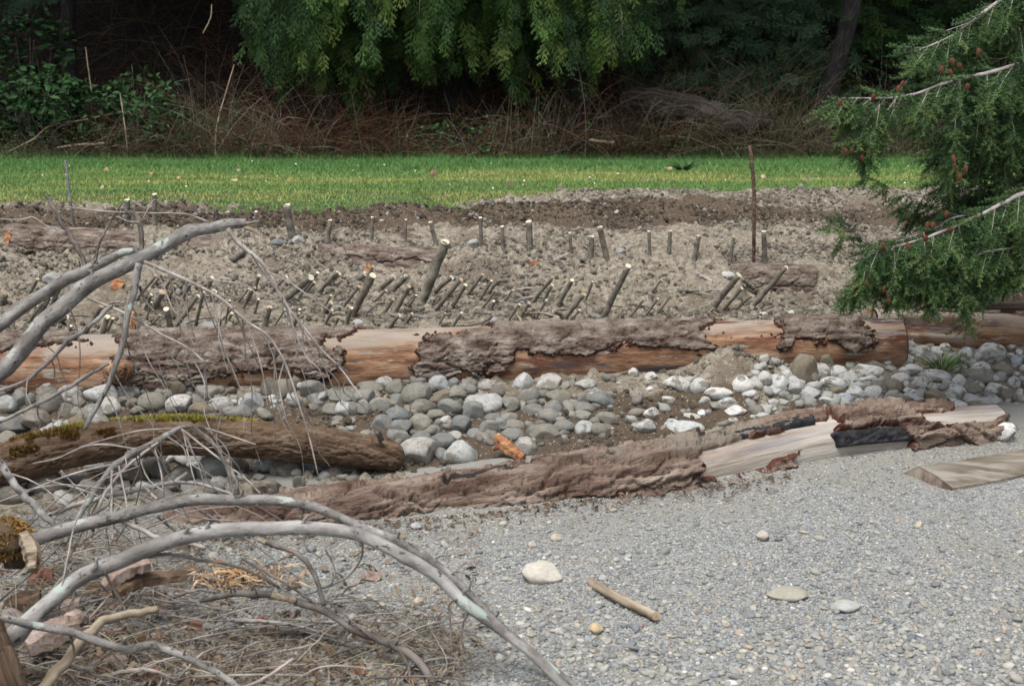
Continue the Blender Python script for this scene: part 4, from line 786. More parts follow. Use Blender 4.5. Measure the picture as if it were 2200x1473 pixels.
branch('upper grey lichen-spotted branch ending in a broken stub, highest at left', [(-640, 1170, 52, 5.45), (-430, 990, 46, 5.6), (-250, 860, 39, 5.75), (-120, 770, 34, 5.9), (-40, 722, 31, 5.9), (20, 678, 28, 5.95), (95, 630, 26, 6.0), (185, 580, 24, 6.0), (245, 552, 19, 6.05), (292, 536, 15, 6.05)], 'branch',
  [sub([(188, 580), (165, 530), (140, 492), (118, 450), (98, 420)], 6.0, 6.1, 11, 7, 'branch_dark'), sub([(203, 566), (215, 520), (235, 480), (262, 436)], 6.0, 6.1, 7, 4, 'branch_dark'), sub([(172, 600), (172, 575), (170, 560)], 6, 6, 6, 4, 'branch_dark'), sub([(130, 615), (112, 660), (116, 700)], 6, 6, 10, 7, 'branch_dark'), sub([(105, 640), (90, 665), (80, 690)], 6, 6, 11, 9, 'branch_dark'), sub([(-10, 470), (40, 472), (72, 467), (100, 485), (140, 497)], 6.1, 6.0, 3, 3)], seed=1)
branch('thick smooth grey branch arching up to a splintered tip over the stakes', [(-520, 1300, 66, 5.1), (-360, 1130, 58, 5.3), (-220, 1000, 51, 5.5), (-110, 900, 46, 5.6), (-30, 832, 42, 5.6), (30, 772, 38, 5.65), (85, 705, 37, 5.7), (135, 652, 36, 5.75), (215, 598, 33, 5.8), (300, 553, 31, 5.8), (380, 513, 29, 5.85), (440, 490, 26, 5.9), (490, 483, 25, 5.9), (525, 482, 18, 5.9)], 'branch',
  [sub([(306, 545), (303, 505), (297, 470), (285, 458), (268, 457)], 5.8, 5.85, 12, 9, 'branch_dark'), sub([(140, 445), (200, 452), (265, 456), (330, 458), (400, 460), (450, 478)], 5.8, 5.9, 3, 4), sub([(250, 465), (275, 475), (300, 477)], 5.8, 5.8, 4, 3),
   sub([(298, 565), (292, 610), (280, 660), (270, 710), (255, 770), (235, 820), (205, 880), (180, 922)], 5.7, 5.5, 16, 10, 'branch'), sub([(310, 562), (370, 588), (430, 615), (480, 645), (530, 690), (575, 720), (610, 775), (640, 860), (665, 940), (683, 1020)], 5.75, 5.5, 9, 3), sub([(490, 492), (515, 525), (560, 560), (585, 600), (610, 650), (650, 700), (690, 750), (730, 790), (760, 830), (778, 855)], 5.85, 5.6, 11, 3),
   sub([(470, 480), (466, 460), (463, 446)], 5.9, 5.9, 9, 7, 'branch_dark'), sub([(520, 482), (540, 478), (556, 474)], 5.9, 5.88, 9, 3), sub([(525, 488), (545, 495), (560, 506)], 5.9, 5.85, 11, 3, 'tan'), sub([(300, 615), (315, 650), (332, 668)], 5.7, 5.65, 7, 4, 'branch_dark'), sub([(190, 640), (250, 665), (300, 690), (350, 720), (400, 745), (440, 778)], 5.75, 5.6, 7, 4), sub([(575, 585), (620, 605), (670, 640), (720, 675)], 5.7, 5.6, 4, 2), sub([(420, 600), (520, 610), (560, 640)], 5.7, 5.6, 2.5, 2), sub([(610, 775), (600, 830), (615, 900)], 5.6, 5.5, 4, 2), sub([(650, 700), (655, 760), (690, 800), (700, 850)], 5.6, 5.6, 4, 2), sub([(530, 690), (560, 780), (575, 870)], 5.6, 5.5, 3, 1.5), sub([(480, 645), (470, 720), (490, 800)], 5.6, 5.55, 3, 1.5), sub([(270, 450), (300, 475), (330, 430), (345, 440)], 5.8, 5.9, 2, 2)]+[hang(u, v, 5.65, ln, dx, k, 3.6) for k, (u, v, ln, dx) in enumerate([(330, 572, 160, .5), (360, 585, 230, .35), (400, 602, 260, .2), (430, 615, 210, .55), (455, 630, 330, .25), (500, 660, 280, .35), (520, 680, 330, .1), (560, 712, 260, .4), (590, 745, 300, .2), (615, 790, 230, .3), (640, 860, 150, .4), (580, 600, 200, .5), (610, 650, 240, .3), (640, 690, 190, .6), (680, 740, 160, .45), (720, 780, 120, .5), (540, 545, 170, .75), (280, 655, 220, .55), (268, 715, 200, .5), (245, 800, 210, .6), (225, 840, 160, .3), (290, 690, 300, .45), (350, 720, 260, .4), (400, 745, 230, .35), (440, 775, 220, .2), (150, 660, 210, .2), (90, 700, 160, .25)])], seed=2)
branch('thin grey twig rising from the left edge across the peeled log', [(-60, 855, 6, 5.5), (0, 838, 7, 5.5), (60, 815, 8, 5.5), (110, 770, 9, 5.5), (150, 730, 10, 5.5), (205, 690, 10, 5.55), (240, 655, 8, 5.6)], 'branch', [hang(60, 815, 5.5, 90, .0, 4), hang(110, 770, 5.5, 70, -.1, 5)], name='twig', seed=3, knots=3)
branch('long thin grey twig sweeping over the left cobbles', [(-40, 925, 8, 5.3), (0, 905, 8, 5.3), (80, 868, 9, 5.35), (150, 830, 9, 5.4), (200, 800, 8, 5.4), (232, 782, 7, 5.4)], 'branch', [hang(80, 868, 5.3, 80, .1, 6), hang(140, 835, 5.35, 90, -.05, 7)], name='twig', seed=4, knots=3)
branch('forked grey twig arching over the mossy log from the tangle at left', [(140, 1165, 10, 4.9), (175, 1095, 13, 5.0), (215, 1040, 14, 5.1), (250, 995, 15, 5.2), (300, 965, 14, 5.3), (350, 940, 13, 5.35), (385, 920, 10, 5.4), (440, 918, 6, 5.5)], 'branch',
  [sub([(195, 1155), (215, 1080), (255, 1020), (300, 980), (340, 950)], 5.0, 5.3, 10, 6), sub([(390, 922), (440, 960), (490, 1000), (530, 1030), (560, 1060)], 5.35, 5.2, 6, 3), sub([(420, 918), (460, 955), (485, 1000), (500, 1050), (508, 1070)], 5.4, 5.1, 9, 9, 'branch_dark'), sub([(300, 965), (200, 955), (120, 985), (70, 995)], 5.3, 5.3, 5, 2), sub([(380, 920), (300, 925), (220, 945), (170, 960)], 5.4, 5.4, 4, 2), sub([(250, 995), (150, 1020), (60, 1055), (-10, 1080)], 5.2, 5.1, 6, 4), sub([(395, 930), (405, 980), (420, 1040), (436, 1080)], 5.3, 5.1, 4, 2), sub([(330, 955), (345, 1010), (350, 1050)], 5.3, 5.1, 4, 2), sub([(300, 985), (320, 1030), (360, 1060)], 5.2, 5.1, 4, 2), sub([(440, 918), (520, 945), (550, 955)], 5.5, 5.5, 5, 3), sub([(360, 950), (430, 962), (500, 955)], 5.4, 5.4, 3, 2), sub([(255, 1000), (268, 1060), (280, 1130), (290, 1170)], 5.1, 4.9, 5, 2), sub([(240, 1010), (240, 1090), (242, 1160)], 5.1, 4.9, 6, 4)]+[hang(u, v, 5.15, ln, dx, 100+k, 3.6) for k, (u, v, ln, dx) in enumerate([(300, 965, 190, -.3), (320, 955, 230, .2), (345, 945, 200, .45), (370, 930, 240, .6), (390, 922, 220, .35), (410, 920, 170, .8), (270, 985, 220, -.5), (250, 1000, 180, -.6), (230, 1025, 190, .1), (215, 1045, 160, -.7), (290, 970, 260, .05), (440, 918, 200, .5), (460, 955, 170, .6), (190, 1080, 140, -.4), (360, 938, 120, 1.2), (330, 950, 110, -1.3)])]+[sub([(u0, v0), ((u0+u1)/2, (v0+v1)/2-14), (u1, v1)], 5.1, 4.9, 4, 2) for u0, v0, u1, v1 in [(60, 1130, 230, 1010), (0, 1010, 150, 1090), (100, 1030, 330, 1130), (180, 1160, 420, 1050), (250, 1160, 360, 1020), (20, 1060, 240, 1050), (300, 1140, 520, 1085), (120, 1100, 300, 1000)]], name='twig', seed=5, knots=4)
branch('pinkish bare stick slanting down at the left edge', [(-30, 960, 17, 5.0), (5, 1000, 17, 5.0), (40, 1050, 17, 5.0), (80, 1095, 18, 5.0), (118, 1130, 12, 5.0)], 'branch_pale', seed=6, name='bare_stick', knots=2)
branch('reddish stick lying level in front of the mossy log', [(100, 1108, 10, 5.1), (180, 1080, 12, 5.15), (260, 1058, 12, 5.2), (330, 1045, 12, 5.25), (375, 1033, 11, 5.25), (402, 1016, 8, 5.3)], 'branch_pale', [sub([(375, 1035), (430, 1040), (490, 1058), (520, 1075)], 5.25, 5.1, 8, 8, 'branch_pale'), sub([(310, 1045), (325, 1060), (338, 1072)], 5.2, 5.1, 8, 6, 'branch_pale')], seed=7, name='bare_stick', knots=3)
branch('pale lichen-covered branch bowing low above the long smooth one', [(60, 1168, 32, 4.75), (110, 1148, 31, 4.75), (180, 1130, 29, 4.8), (250, 1108, 28, 4.8), (330, 1090, 27, 4.8), (420, 1076, 25, 4.85), (505, 1073, 25, 4.85), (600, 1076, 23, 4.8), (680, 1092, 22, 4.75), (780, 1130, 20, 4.7), (870, 1168, 19, 4.6), (950, 1222, 18, 4.5), (1020, 1285, 17, 4.45), (1085, 1355, 18, 4.4), (1160, 1415, 19, 4.35), (1260, 1500, 20, 4.25)], 'branch',
  [sub([(505, 1075), (508, 1040), (498, 1010)], 4.85, 5.0, 10, 8, 'branch_dark'), sub([(250, 1108), (330, 1150), (400, 1165), (440, 1175)], 4.8, 4.7, 12, 8), sub([(640, 1090), (660, 1130), (655, 1170), (690, 1200)], 4.75, 4.7, 4, 3, 'branch_dark'), sub([(780, 1160), (775, 1200), (745, 1240), (690, 1265), (650, 1280)], 4.6, 4.6, 5, 3, 'branch_dark'), sub([(550, 1085), (600, 1115), (640, 1140)], 4.8, 4.8, 8, 4, 'branch_dark'), sub([(200, 1140), (195, 1110), (230, 1085), (240, 1060)], 4.8, 4.9, 8, 4, 'branch_dark')], seed=8)
branch('long smooth pale branch arching from lower left to the bottom edge', [(-40, 1420, 50, 4.25), (30, 1362, 42, 4.25), (90, 1305, 37, 4.3), (170, 1245, 36, 4.35), (260, 1205, 35, 4.4), (340, 1172, 34, 4.4), (430, 1148, 33, 4.45), (510, 1136, 32, 4.45), (610, 1133, 31, 4.45), (700, 1136, 30, 4.45), (780, 1152, 30, 4.4), (870, 1195, 29, 4.35), (950, 1248, 29, 4.35), (1005, 1298, 28, 4.3), (1080, 1352, 26, 4.3), (1150, 1412, 25, 4.25), (1240, 1500, 25, 4.2)], 'branch_pale',
  [sub([(280, 1200), (360, 1190), (420, 1200), (520, 1220), (600, 1260)], 4.4, 4.5, 9, 6, 'branch_dark'), sub([(985, 1285), (965, 1300), (968, 1340), (970, 1400)], 4.3, 4.2, 7, 3, 'branch_dark'), sub([(1010, 1310), (995, 1340), (990, 1380), (992, 1395)], 4.3, 4.2, 6, 4, 'branch_dark'), sub([(225, 1225), (245, 1265), (270, 1310)], 4.35, 4.35, 8, 5, 'branch_dark'), sub([(130, 1275), (145, 1200), (160, 1130), (190, 1060)], 4.3, 4.5, 5, 3), sub([(60, 1330), (140, 1230), (180, 1170)], 4.3, 4.4, 3, 2)], seed=9, rough=.03)
branch('dark knobbly branch running along the ground at the lower left', [(-40, 1318, 17, 4.15), (20, 1332, 18, 4.15), (90, 1346, 19, 4.2), (170, 1362, 19, 4.2), (260, 1388, 20, 4.2), (330, 1385, 18, 4.25), (400, 1412, 17, 4.2), (460, 1440, 16, 4.15), (530, 1490, 15, 4.1)], 'branch', [sub([(520, 1478), (570, 1455), (630, 1415)], 4.1, 4.2, 10, 7), sub([(150, 1360), (158, 1390), (160, 1410)], 4.2, 4.2, 7, 4, 'branch_dark')], seed=10)
branch('bare tan curved stick at the lower left', [(80, 1490, 26, 4.2), (130, 1430, 25, 4.25), (180, 1370, 23, 4.3), (215, 1340, 22, 4.35), (260, 1322, 20, 4.4), (310, 1312, 18, 4.4), (338, 1306, 15, 4.4)], 'tan', seed=11, name='driftwood_stick', knots=3)
branch('pale debarked root stick curving down among debris at bottom centre', [(430, 1292, 9, 4.6), (470, 1280, 12, 4.6), (520, 1275, 15, 4.6), (580, 1278, 16, 4.6), (640, 1292, 15, 4.55), (700, 1315, 16, 4.5), (760, 1350, 17, 4.45), (840, 1385, 18, 4.4), (900, 1420, 19, 4.35), (945, 1495, 20, 4.25)], 'branch_dark', [sub([(560, 1160), (590, 1172), (640, 1190), (670, 1225), (685, 1260), (695, 1300)], 4.75, 4.55, 11, 11, 'branch_dark'), sub([(555, 1158), (580, 1168), (600, 1176)], 4.74, 4.72, 12, 12, 'tan'), sub([(585, 1278), (610, 1283), (635, 1290)], 4.58, 4.54, 17, 16, 'tan'), sub([(520, 1200), (600, 1245), (700, 1310), (770, 1350)], 4.7, 4.45, 6, 6, 'branch_dark'), sub([(700, 1290), (740, 1320), (800, 1370)], 4.5, 4.4, 4, 3, 'branch_dark'), sub([(860, 1400), (880, 1440), (875, 1490)], 4.35, 4.25, 9, 7, 'branch_dark')], seed=12, name='root_stick')
# broken trunk at the corner the branches spring from
branch('dark broken trunk butt in the bottom left corner', [(-420, 1300, 140, 4.3), (-160, 1330, 130, 4.1), (-60, 1380, 130, 4.1), (-10, 1440, 112, 4.05), (10, 1560, 100, 3.95)], 'mossbark', seed=13, name='trunk_butt', rough=.03, cat='trunk', knots=2)
branch('straight cut grey-tan stick lying on the open gravel', [(1268, 1250, 20, 5.18), (1300, 1268, 21, 5.05), (1340, 1290, 21, 4.96), (1380, 1308, 22, 4.88), (1408, 1322, 22, 4.83)], 'tan', seed=14, name='cut_stick', knots=1, rough=.012)
V, F = disc(P(1409.5, 1322, 4.81), np.array([.45, -.9, .15]), 10.5*4.82/FPX, 18); so_ = bpy.data.objects['cut_stick']; mesh_np('cut_face', V, F, M['cut_tan'], parent=so_, org=so_.location)
# ---------------------------------------------------------------- douglas fir at the right
def twig_proto(n=64, seed=0):
    """unit twig along +X, needles all round but flattened"""
    rg = np.random.default_rng(seed); t = np.sort(rg.uniform(.0, 1.0, n)); a = rg.uniform(0, 6.28, n)
    V = []; 
    for ti, ai in zip(t, a):
        d = np.array([.42+.4*ti, math.cos(ai)*1.0, math.sin(ai)*.7]); d /= np.linalg.norm(d)
        b = np.array([ti, 0, 0]); s = np.cross(d, [.3, .4, .8]); s /= np.linalg.norm(s); L = .25*(1-.3*ti)
        V += [b-s*.026, b+s*.026, b+d*L]
    k = len(V); F = [list(range(3*i, 3*i+3)) for i in range(n)]
    V += [[0, -.012, 0], [0, .012, 0], [1, 0, .0], [0, 0, -.012], [0, 0, .012]]; F += [[k, k+1, k+2], [k+3, k+4, k+2]]
    return np.array(V), np.array(F)
ft = np.array([3.55, 7.35, 0.]); ft[2] = hfull(ft[0], ft[1])-.1
fir = thing('fir_tree', 'green fir with drooping cone-laden branches reaching in from the right edge', 'tree', ft)
V, F, pc = tube([ft, ft+[.02, 0, 2.5], ft+[0, .05, 5.5], ft+[.05, 0, 8.5]], [.16, .14, .09, .02], 60, 14, .05, 3); mesh_np('trunk', V, F, M['darkbark'], attrs={'pc': pc}, parent=fir, org=ft)
TW = twig_proto(38, 1); FP, FD, FS, FR = [], [], [], []; brV, brF, brP, nb_ = [], [], [], 0
def addtube(pts, rad, n, m, seed):
    global nb_
    V, F, pc = tube(pts, rad, n, m, .02, seed, cap=False); brV.append(V); brF.append(F[0]+nb_); brP.append(pc); nb_ += len(V)
def firlimb(px, r0, dens=1.0, droop=.42, lmax=.40, start=0.0, seed=0, up=.35, hue=0.0):
    rg = random.Random(seed); pts = np.array([P(a, b, d) for a, b, d in px]); C = catmull(pts, 60)
    V, F, pc = tube(pts, [r0, r0*.75, r0*.5, r0*.18], 60, 8, .05, seed); mesh_np('branch', V, F, M['firbark'], attrs={'pc': pc}, parent=fir, org=ft)
    L = np.concatenate([[0], np.cumsum(np.linalg.norm(np.diff(C, axis=0), axis=1))]); s = start*L[-1]; side = 1
    T = np.gradient(C, axis=0); T /= np.linalg.norm(T, axis=1)[:, None]
    while s < L[-1]:
        i = min(int(np.searchsorted(L, s)), 59); p = C[i]; t = T[i]; side = -side
        q = s/L[-1]; ln = lmax*(1.05-.72*q)*rg.uniform(.55, 1.2)
        kind = rg.random()
        if kind < .58: d = t*.55+np.array([0, side*.55, 0])+np.array([rg.uniform(-.2, .2), rg.uniform(-.3, .1), -droop*rg.uniform(.6, 1.7)])
        elif kind < .82: d = t*.35+np.array([rg.uniform(-.2, .2), rg.uniform(-.45, .2), -1.0]); ln *= 1.15
        else: d = t*.8+np.array([0, side*.4, up*rg.uniform(.3, 1.2)]); ln *= .6
        d = d/np.linalg.norm(d); k = max(3, int(ln/.022)); bp = [p]; dd = d.copy()
        for j in range(k): dd = dd+np.array([0, 0, -.020]); dd /= np.linalg.norm(dd); bp.append(bp[-1]+dd*ln/k)
        bp = np.array(bp); addtube(bp[::3] if len(bp) > 6 else bp, [.0035, .0012], 8, 4, seed)
        brt = rg.uniform(-.12, .22)+hue
        for j in range(1, k+1):
            tq = j/k
            for sd in (-1, 1):
                sv = np.cross(dd, [0.1, .1, 1.0]); sv /= np.linalg.norm(sv)+1e-9
                td = dd*.8+sv*sd*.8+np.array([rg.uniform(-.2, .2), rg.uniform(-.2, .2), rg.uniform(-.45, .15)])
                FP.append(bp[j]); FD.append(td/np.linalg.norm(td)); FS.append(rg.uniform(.075, .125)*(1.12-.40*tq)); FR.append(rg.uniform(.2, .75)+brt+.22*tq)
        FP.append(bp[-1]); FD.append(dd); FS.append(.09); FR.append(rg.uniform(.5, .95))
        s += .040/dens*rg.uniform(.6, 1.4)
    t = T[-1]
    for j in range(6): FP.append(C[-1]-t*.03*j); FD.append(t+np.array([0, rg.uniform(-.3, .3), rg.uniform(-.3, .3)])); FS.append(.09); FR.append(.6)
def trunkpx(v): return (PX(np.array([3.55, 7.35, 0]))[0], v, 7.35)
firlimb([(2560, -20, 7.35), (2200, 132, 7.15), (2050, 172, 7.05), (1945, 207, 6.98), (1802, 212, 6.9)], .016, 1.0, seed=1, lmax=.44)
firlimb([(2560, -220, 7.4), (2260, -70, 7.3), (2110, 30, 7.2), (2050, 75, 7.15), (1965, 112, 7.1)], .016, 1.25, seed=2, lmax=.36)
firlimb([(2560, -120, 7.35), (2300, 20, 7.5), (2150, 70, 7.5), (2040, 130, 7.45), (1950, 165, 7.4)], .014, 1.2, seed=12, lmax=.34)
firlimb([(2560, 300, 7.35), (2230, 405, 7.05), (2150, 440, 7.0), (2040, 492, 6.95), (1960, 520, 6.9), (1880, 540, 6.85)], .017, 1.1, seed=3, lmax=.40)
firlimb([(2560, 420, 7.35), (2250, 480, 7.3), (2100, 500, 7.2), (1990, 535, 7.15), (1900, 545, 7.1), (1845, 505, 7.1), (1790, 480, 7.1)], .013, 1.0, seed=4, lmax=.34)
firlimb([(2560, 250, 7.35), (2250, 300, 7.4), (2120, 350, 7.4), (2050, 390, 7.4), (1985, 402, 7.4)], .012, .7, seed=5, lmax=.26, start=.3)
firlimb([(2560, 100, 7.35), (2260, 190, 7.45), (2140, 240, 7.5), (2060, 300, 7.5), (2000, 350, 7.5)], .014, 1.3, seed=6, lmax=.36)
firlimb([(2560, 200, 7.35), (2260, 250, 7.25), (2150, 300, 7.2), (2090, 370, 7.2)], .012, 1.2, seed=7, lmax=.32)
firlimb([(2560, 480, 7.35), (2260, 520, 7.4), (2120, 540, 7.35), (2030, 560, 7.3), (1930, 590, 7.25), (1840, 620, 7.2)], .012, .9, seed=8, lmax=.22)
firlimb([(2560, 340, 7.4), (2270, 400, 7.6), (2150, 430, 7.65), (2070, 460, 7.65)], .012, 1.2, seed=9, lmax=.36)
firlimb([(2560, 380, 7.3), (2260, 450, 7.1), (2160, 500, 7.05), (2080, 560, 7.0)], .010, 1.0, seed=10, lmax=.3)
firlimb([(2080, 395, 7.4), (2000, 422, 7.35), (1935, 412, 7.35), (1860, 378, 7.3)], .004, .55, seed=11, lmax=.10, hue=-.2)
firlimb([(1960, 425, 7.35), (1945, 440, 7.35), (1938, 460, 7.3)], .002, .8, seed=13, lmax=.08, hue=-.2)
for k_, (px_, r_, l_) in enumerate([([(2062, 175, 7.0), (2054, 235, 6.95), (2048, 300, 6.95), (2040, 375, 6.95)], .004, .16), ([(1925, 212, 6.95), (1890, 262, 6.9), (1862, 300, 6.9), (1850, 345, 6.9)], .004, .15), ([(2120, 155, 7.1), (2116, 220, 7.05), (2125, 300, 7.05)], .004, .17), ([(1990, 195, 6.98), (1985, 240, 6.95), (1975, 285, 6.95)], .003, .14), ([(2170, 150, 7.1), (2165, 240, 7.1), (2175, 330, 7.1)], .004, .2), ([(1985, 500, 6.9), (1990, 560, 6.88), (2000, 620, 6.88), (1998, 655, 6.88)], .004, .15), ([(2060, 485, 6.95), (2062, 560, 6.9), (2065, 630, 6.9), (2080, 690, 6.9)], .004, .14), ([(1920, 530, 6.9), (1915, 580, 6.88), (1925, 640, 6.88)], .003, .15), ([(1870, 540, 6.88), (1850, 580, 6.86), (1830, 630, 6.86)], .003, .15), ([(2120, 470, 7.0), (2125, 540, 7.0), (2110, 620, 7.0)], .004, .2), ([(2180, 440, 7.0), (2185, 520, 7.0), (2180, 600, 7.0)], .004, .2), ([(2040, 370, 7.2), (2045, 420, 7.2), (2030, 470, 7.2)], .003, .16), ([(2150, 330, 7.2), (2160, 400, 7.2), (2140, 470, 7.2)], .003, .2), ([(2090, 200, 7.3), (2095, 280, 7.3), (2080, 350, 7.3)], .004, .2), ([(2190, 60, 7.2), (2195, 150, 7.2), (2185, 250, 7.2)], .004, .22), ([(1800, 212, 6.9), (1830, 240, 6.9), (1850, 265, 6.9)], .003, .12), ([(1890, 225, 6.9), (1860, 265, 6.86), (1838, 300, 6.84), (1822, 325, 6.84)], .003, .13), ([(1880, 240, 6.9), (1872, 290, 6.86), (1868, 325, 6.84)], .003, .12)]):
    firlimb(px_, r_, 1.25, .5, l_, seed=40+k_)
for k_, (u_, v_, d_, l_) in enumerate([(2080, 100, 7.6, .3), (2130, 180, 7.6, .35), (2060, 260, 7.6, .3), (2150, 300, 7.7, .35), (2100, 400, 7.7, .3), (2060, 520, 7.3, .3), (2000, 440, 7.5, .22), (2020, 60, 7.4, .26), (2160, 60, 7.5, .3), (1960, 560, 7.0, .26), (1890, 590, 7.0, .22), (2120, 560, 7.2, .3), (1950, 500, 7.05, .26), (1900, 540, 7.1, .24), (2010, 575, 6.95, .26), (1860, 600, 6.95, .18), (1960, 610, 7.0, .2), (2060, 600, 7.0, .24), (2090, 300, 7.3, .34), (2140, 120, 7.3, .34), (2040, 200, 7.3, .26)]):
    firlimb([(2520, v_-60, 7.4), (u_+150, v_-40, d_), (u_+60, v_-10, d_), (u_-40, v_+25, d_-.1)], .008, 1.3, .55, l_, start=.55, seed=80+k_, hue=-.06)
for zz in (2.9, 3.6, 4.4, 5.2, 6.0, 6.8):
    for az in (2.6, 3.6, 4.6, 1.4, .3, 5.5):
        L_ = 1.9*(1-(zz-2)/8); p0 = ft+[0, 0, zz]; dirn = np.array([math.cos(az+zz), math.sin(az+zz), .05])
        for q in np.linspace(.25, 1, 12):
            for e_ in range(2): FP.append(p0+dirn*L_*q+RNG.normal(0, .10, 3)); dd = dirn*.4+RNG.normal(0, .5, 3)+[0, 0, -.4]; FD.append(dd/np.linalg.norm(dd)); FS.append(.30); FR.append(.4)
FP, FD, FS, FR = np.array(FP), np.array(FD), np.array(FS), np.array(FR)
B = basis(FD, RNG.normal(0, .5, (len(FD), 3))+[0, 0, 1.0])*FS[:, None, None]
V, F = merge(TW[0], TW[1], FP, B); rn = np.repeat(np.clip(FR, 0, 1), len(TW[0]))
tag(mesh_np('foliage', V, F, M['needle'], smooth=False, attrs={'rnd': rn}, parent=fir, org=ft), kind='stuff')
tag(mesh_np('branchlets', np.vstack(brV), np.vstack(brF), M['firbark'], attrs={'pc': np.vstack(brP)}, parent=fir, org=ft), kind='stuff')
# cones: one scaly mesh shared by all
m_, n_ = 12, 13; V = []
for i in range(n_):
    t = i/(n_-1); r = .5*math.sin(math.pi*min(1, .08+.92*t)**.8)**.8*.42
    for j in range(m_):
        a = 2*math.pi*(j+.5*(i % 2))/m_; q = r*(1+.28*((i+j) % 2)); V.append((q*math.cos(a), q*math.sin(a), -t))
cone = mesh_np('fir_cone', np.array(V), gridF(n_, m_, 0, True), M['cone'], smooth=False, parent=fir); cme = cone.data; bpy.data.objects.remove(cone)
for k, (x, y) in enumerate([(829,228),(703,270),(740,290),(695,318),(660,305),(495,370),(475,390),(365,425),(218,450),(778,380),(240,665),(272,662),(308,695),(345,680),(710,698),(725,740),(767,740),(742,775),(688,940),(600,990),(625,990),(697,1010),(510,1080),(592,1045),(410,1080),(330,1245),(278,1262),(408,1272),(424,1290),(427,1322)]):
    o = bpy.data.objects.new('fir_cone', cme); COL.objects.link(o); o.parent = fir
    o.location = P(1700+x/2.046, y/2.046-7, 6.80)-ft; s = random.uniform(.036, .046); o.scale = (s*1.05, s*1.05, s); o.rotation_euler = (random.uniform(-.4, .4), random.uniform(-.4, .4), random.uniform(0, 6))
# a small green sprig on the soil
def blades(name, c, n, ln, w, spread, mat, seed, up=1.0):
    rg = np.random.default_rng(seed); V, F, R_ = [], [], []
    for i in range(n):
        a = rg.uniform(0, 6.28); s = rg.uniform(0, 1)**.6*spread; b = c+np.array([math.cos(a), math.sin(a), 0])*s*.35; L_ = ln*rg.uniform(.5, 1.1)
        d = np.array([math.cos(a)*s, math.sin(a)*s, up*ln*1.2]); d /= np.linalg.norm(d); sd = np.cross(d, [math.sin(a+1), math.cos(a), .3]); sd /= np.linalg.norm(sd); k = len(V); rv = rg.random()
        for q in range(4):
            t = q/3; p = b+d*L_*t+np.array([math.cos(a), math.sin(a), -.6])*L_*.45*t*t; V += [p-sd*w*(1-.85*t), p+sd*w*(1-.85*t)]; R_ += [rv, rv]
        F += [[k+2*q, k+2*q+1, k+2*q+3, k+2*q+2] for q in range(3)]
    return mesh_np(name, np.array(V), np.array(F), mat, smooth=False, attrs={'rnd': np.array(R_)}, org=c)
tag(blades('grass_tuft', G(2022, 795), 110, .17, .004, .16, M['leaf_gr'], 2), 'green grass tuft growing between the pale cobbles at right', 'grass tuft')
tag(blades('fir_sprig', G(1735, 665), 90, .07, .003, .12, M['needle'], 3, .4), 'small torn-off green fir sprig lying on the soil', 'sprig')
tag(blades('grass_clump', G(1468, 365), 60, .18, .006, .22, M['salal'], 5), 'dark green spiky clump on the lawn near the forest edge', 'plant')

# ---------------------------------------------------------------- forest
def frond(seed, n=9, wid=.55, leaf=.055):
    """a flat spray hanging along +X with side branchlets"""
    rg = np.random.default_rng(seed); V, F = [], []
    def blade(a, b, w):
        d = b-a; s = np.cross(d, [0, 0, 1.0]); s /= np.linalg.norm(s)+1e-9; k = len(V); mid = a+d*.55; V.extend([a, mid-s*w, b, mid+s*w]); F.append([k, k+1, k+2, k+3])
    for i in range(n):
        t = (i+.5)/n; a = np.array([t, 0, .04*math.sin(t*3)])
        for sd in (-1, 1):
            L_ = wid*(1-.75*t)*rg.uniform(.6, 1.1); b = a+np.array([L_*.85, sd*L_*.55, -.05+rg.uniform(-.05, .05)])
            blade(a, b, leaf*rg.uniform(.7, 1.2))
            c = a+(b-a)*.5; blade(c, c+np.array([L_*.5, -sd*L_*.08, -.04]), leaf*.7)
    blade(np.array([0, 0, 0.]), np.array([1.05, 0, -.03]), leaf*.8)
    return np.array(V), np.array(F)
FRO = [frond(k) for k in range(5)]
def lacy(seed):
    rg = np.random.default_rng(seed); V, F = [], []
    def blade(a, b, w):
        d = b-a; s = np.cross(d, [0, 0, 1.0]); s /= np.linalg.norm(s)+1e-9; k = len(V); mid = a+d*.6; V.extend([a, mid-s*w, b, mid+s*w]); F.append([k, k+1, k+2, k+3])
    for i in range(7):
        t = (i+.3)/7.5; a = np.array([t, .05*math.sin(t*5+seed), .06*math.sin(t*3)]); sd = 1 if i % 2 else -1
        L_ = .46*(1-.5*t)*rg.uniform(.55, 1.25); b = a+np.array([L_*.80, sd*L_*.68, rg.uniform(-.14, .06)]); blade(a, b, .020)
        for q in (.3, .65):
            c = a+(b-a)*q; l2 = L_*.45*(1.1-.6*q)*rg.uniform(.7, 1.3)
            blade(c, c+np.array([l2, sd*l2*.55, rg.uniform(-.08, .04)]), .021)
            blade(c, c+np.array([l2*1.1, -sd*l2*.12, rg.uniform(-.08, .04)]), .021)
    blade(np.array([0, 0, 0.]), np.array([1.08, 0, -.03]), .014)
    return np.array(V), np.array(F)
LAC = [lacy(k) for k in range(5)]
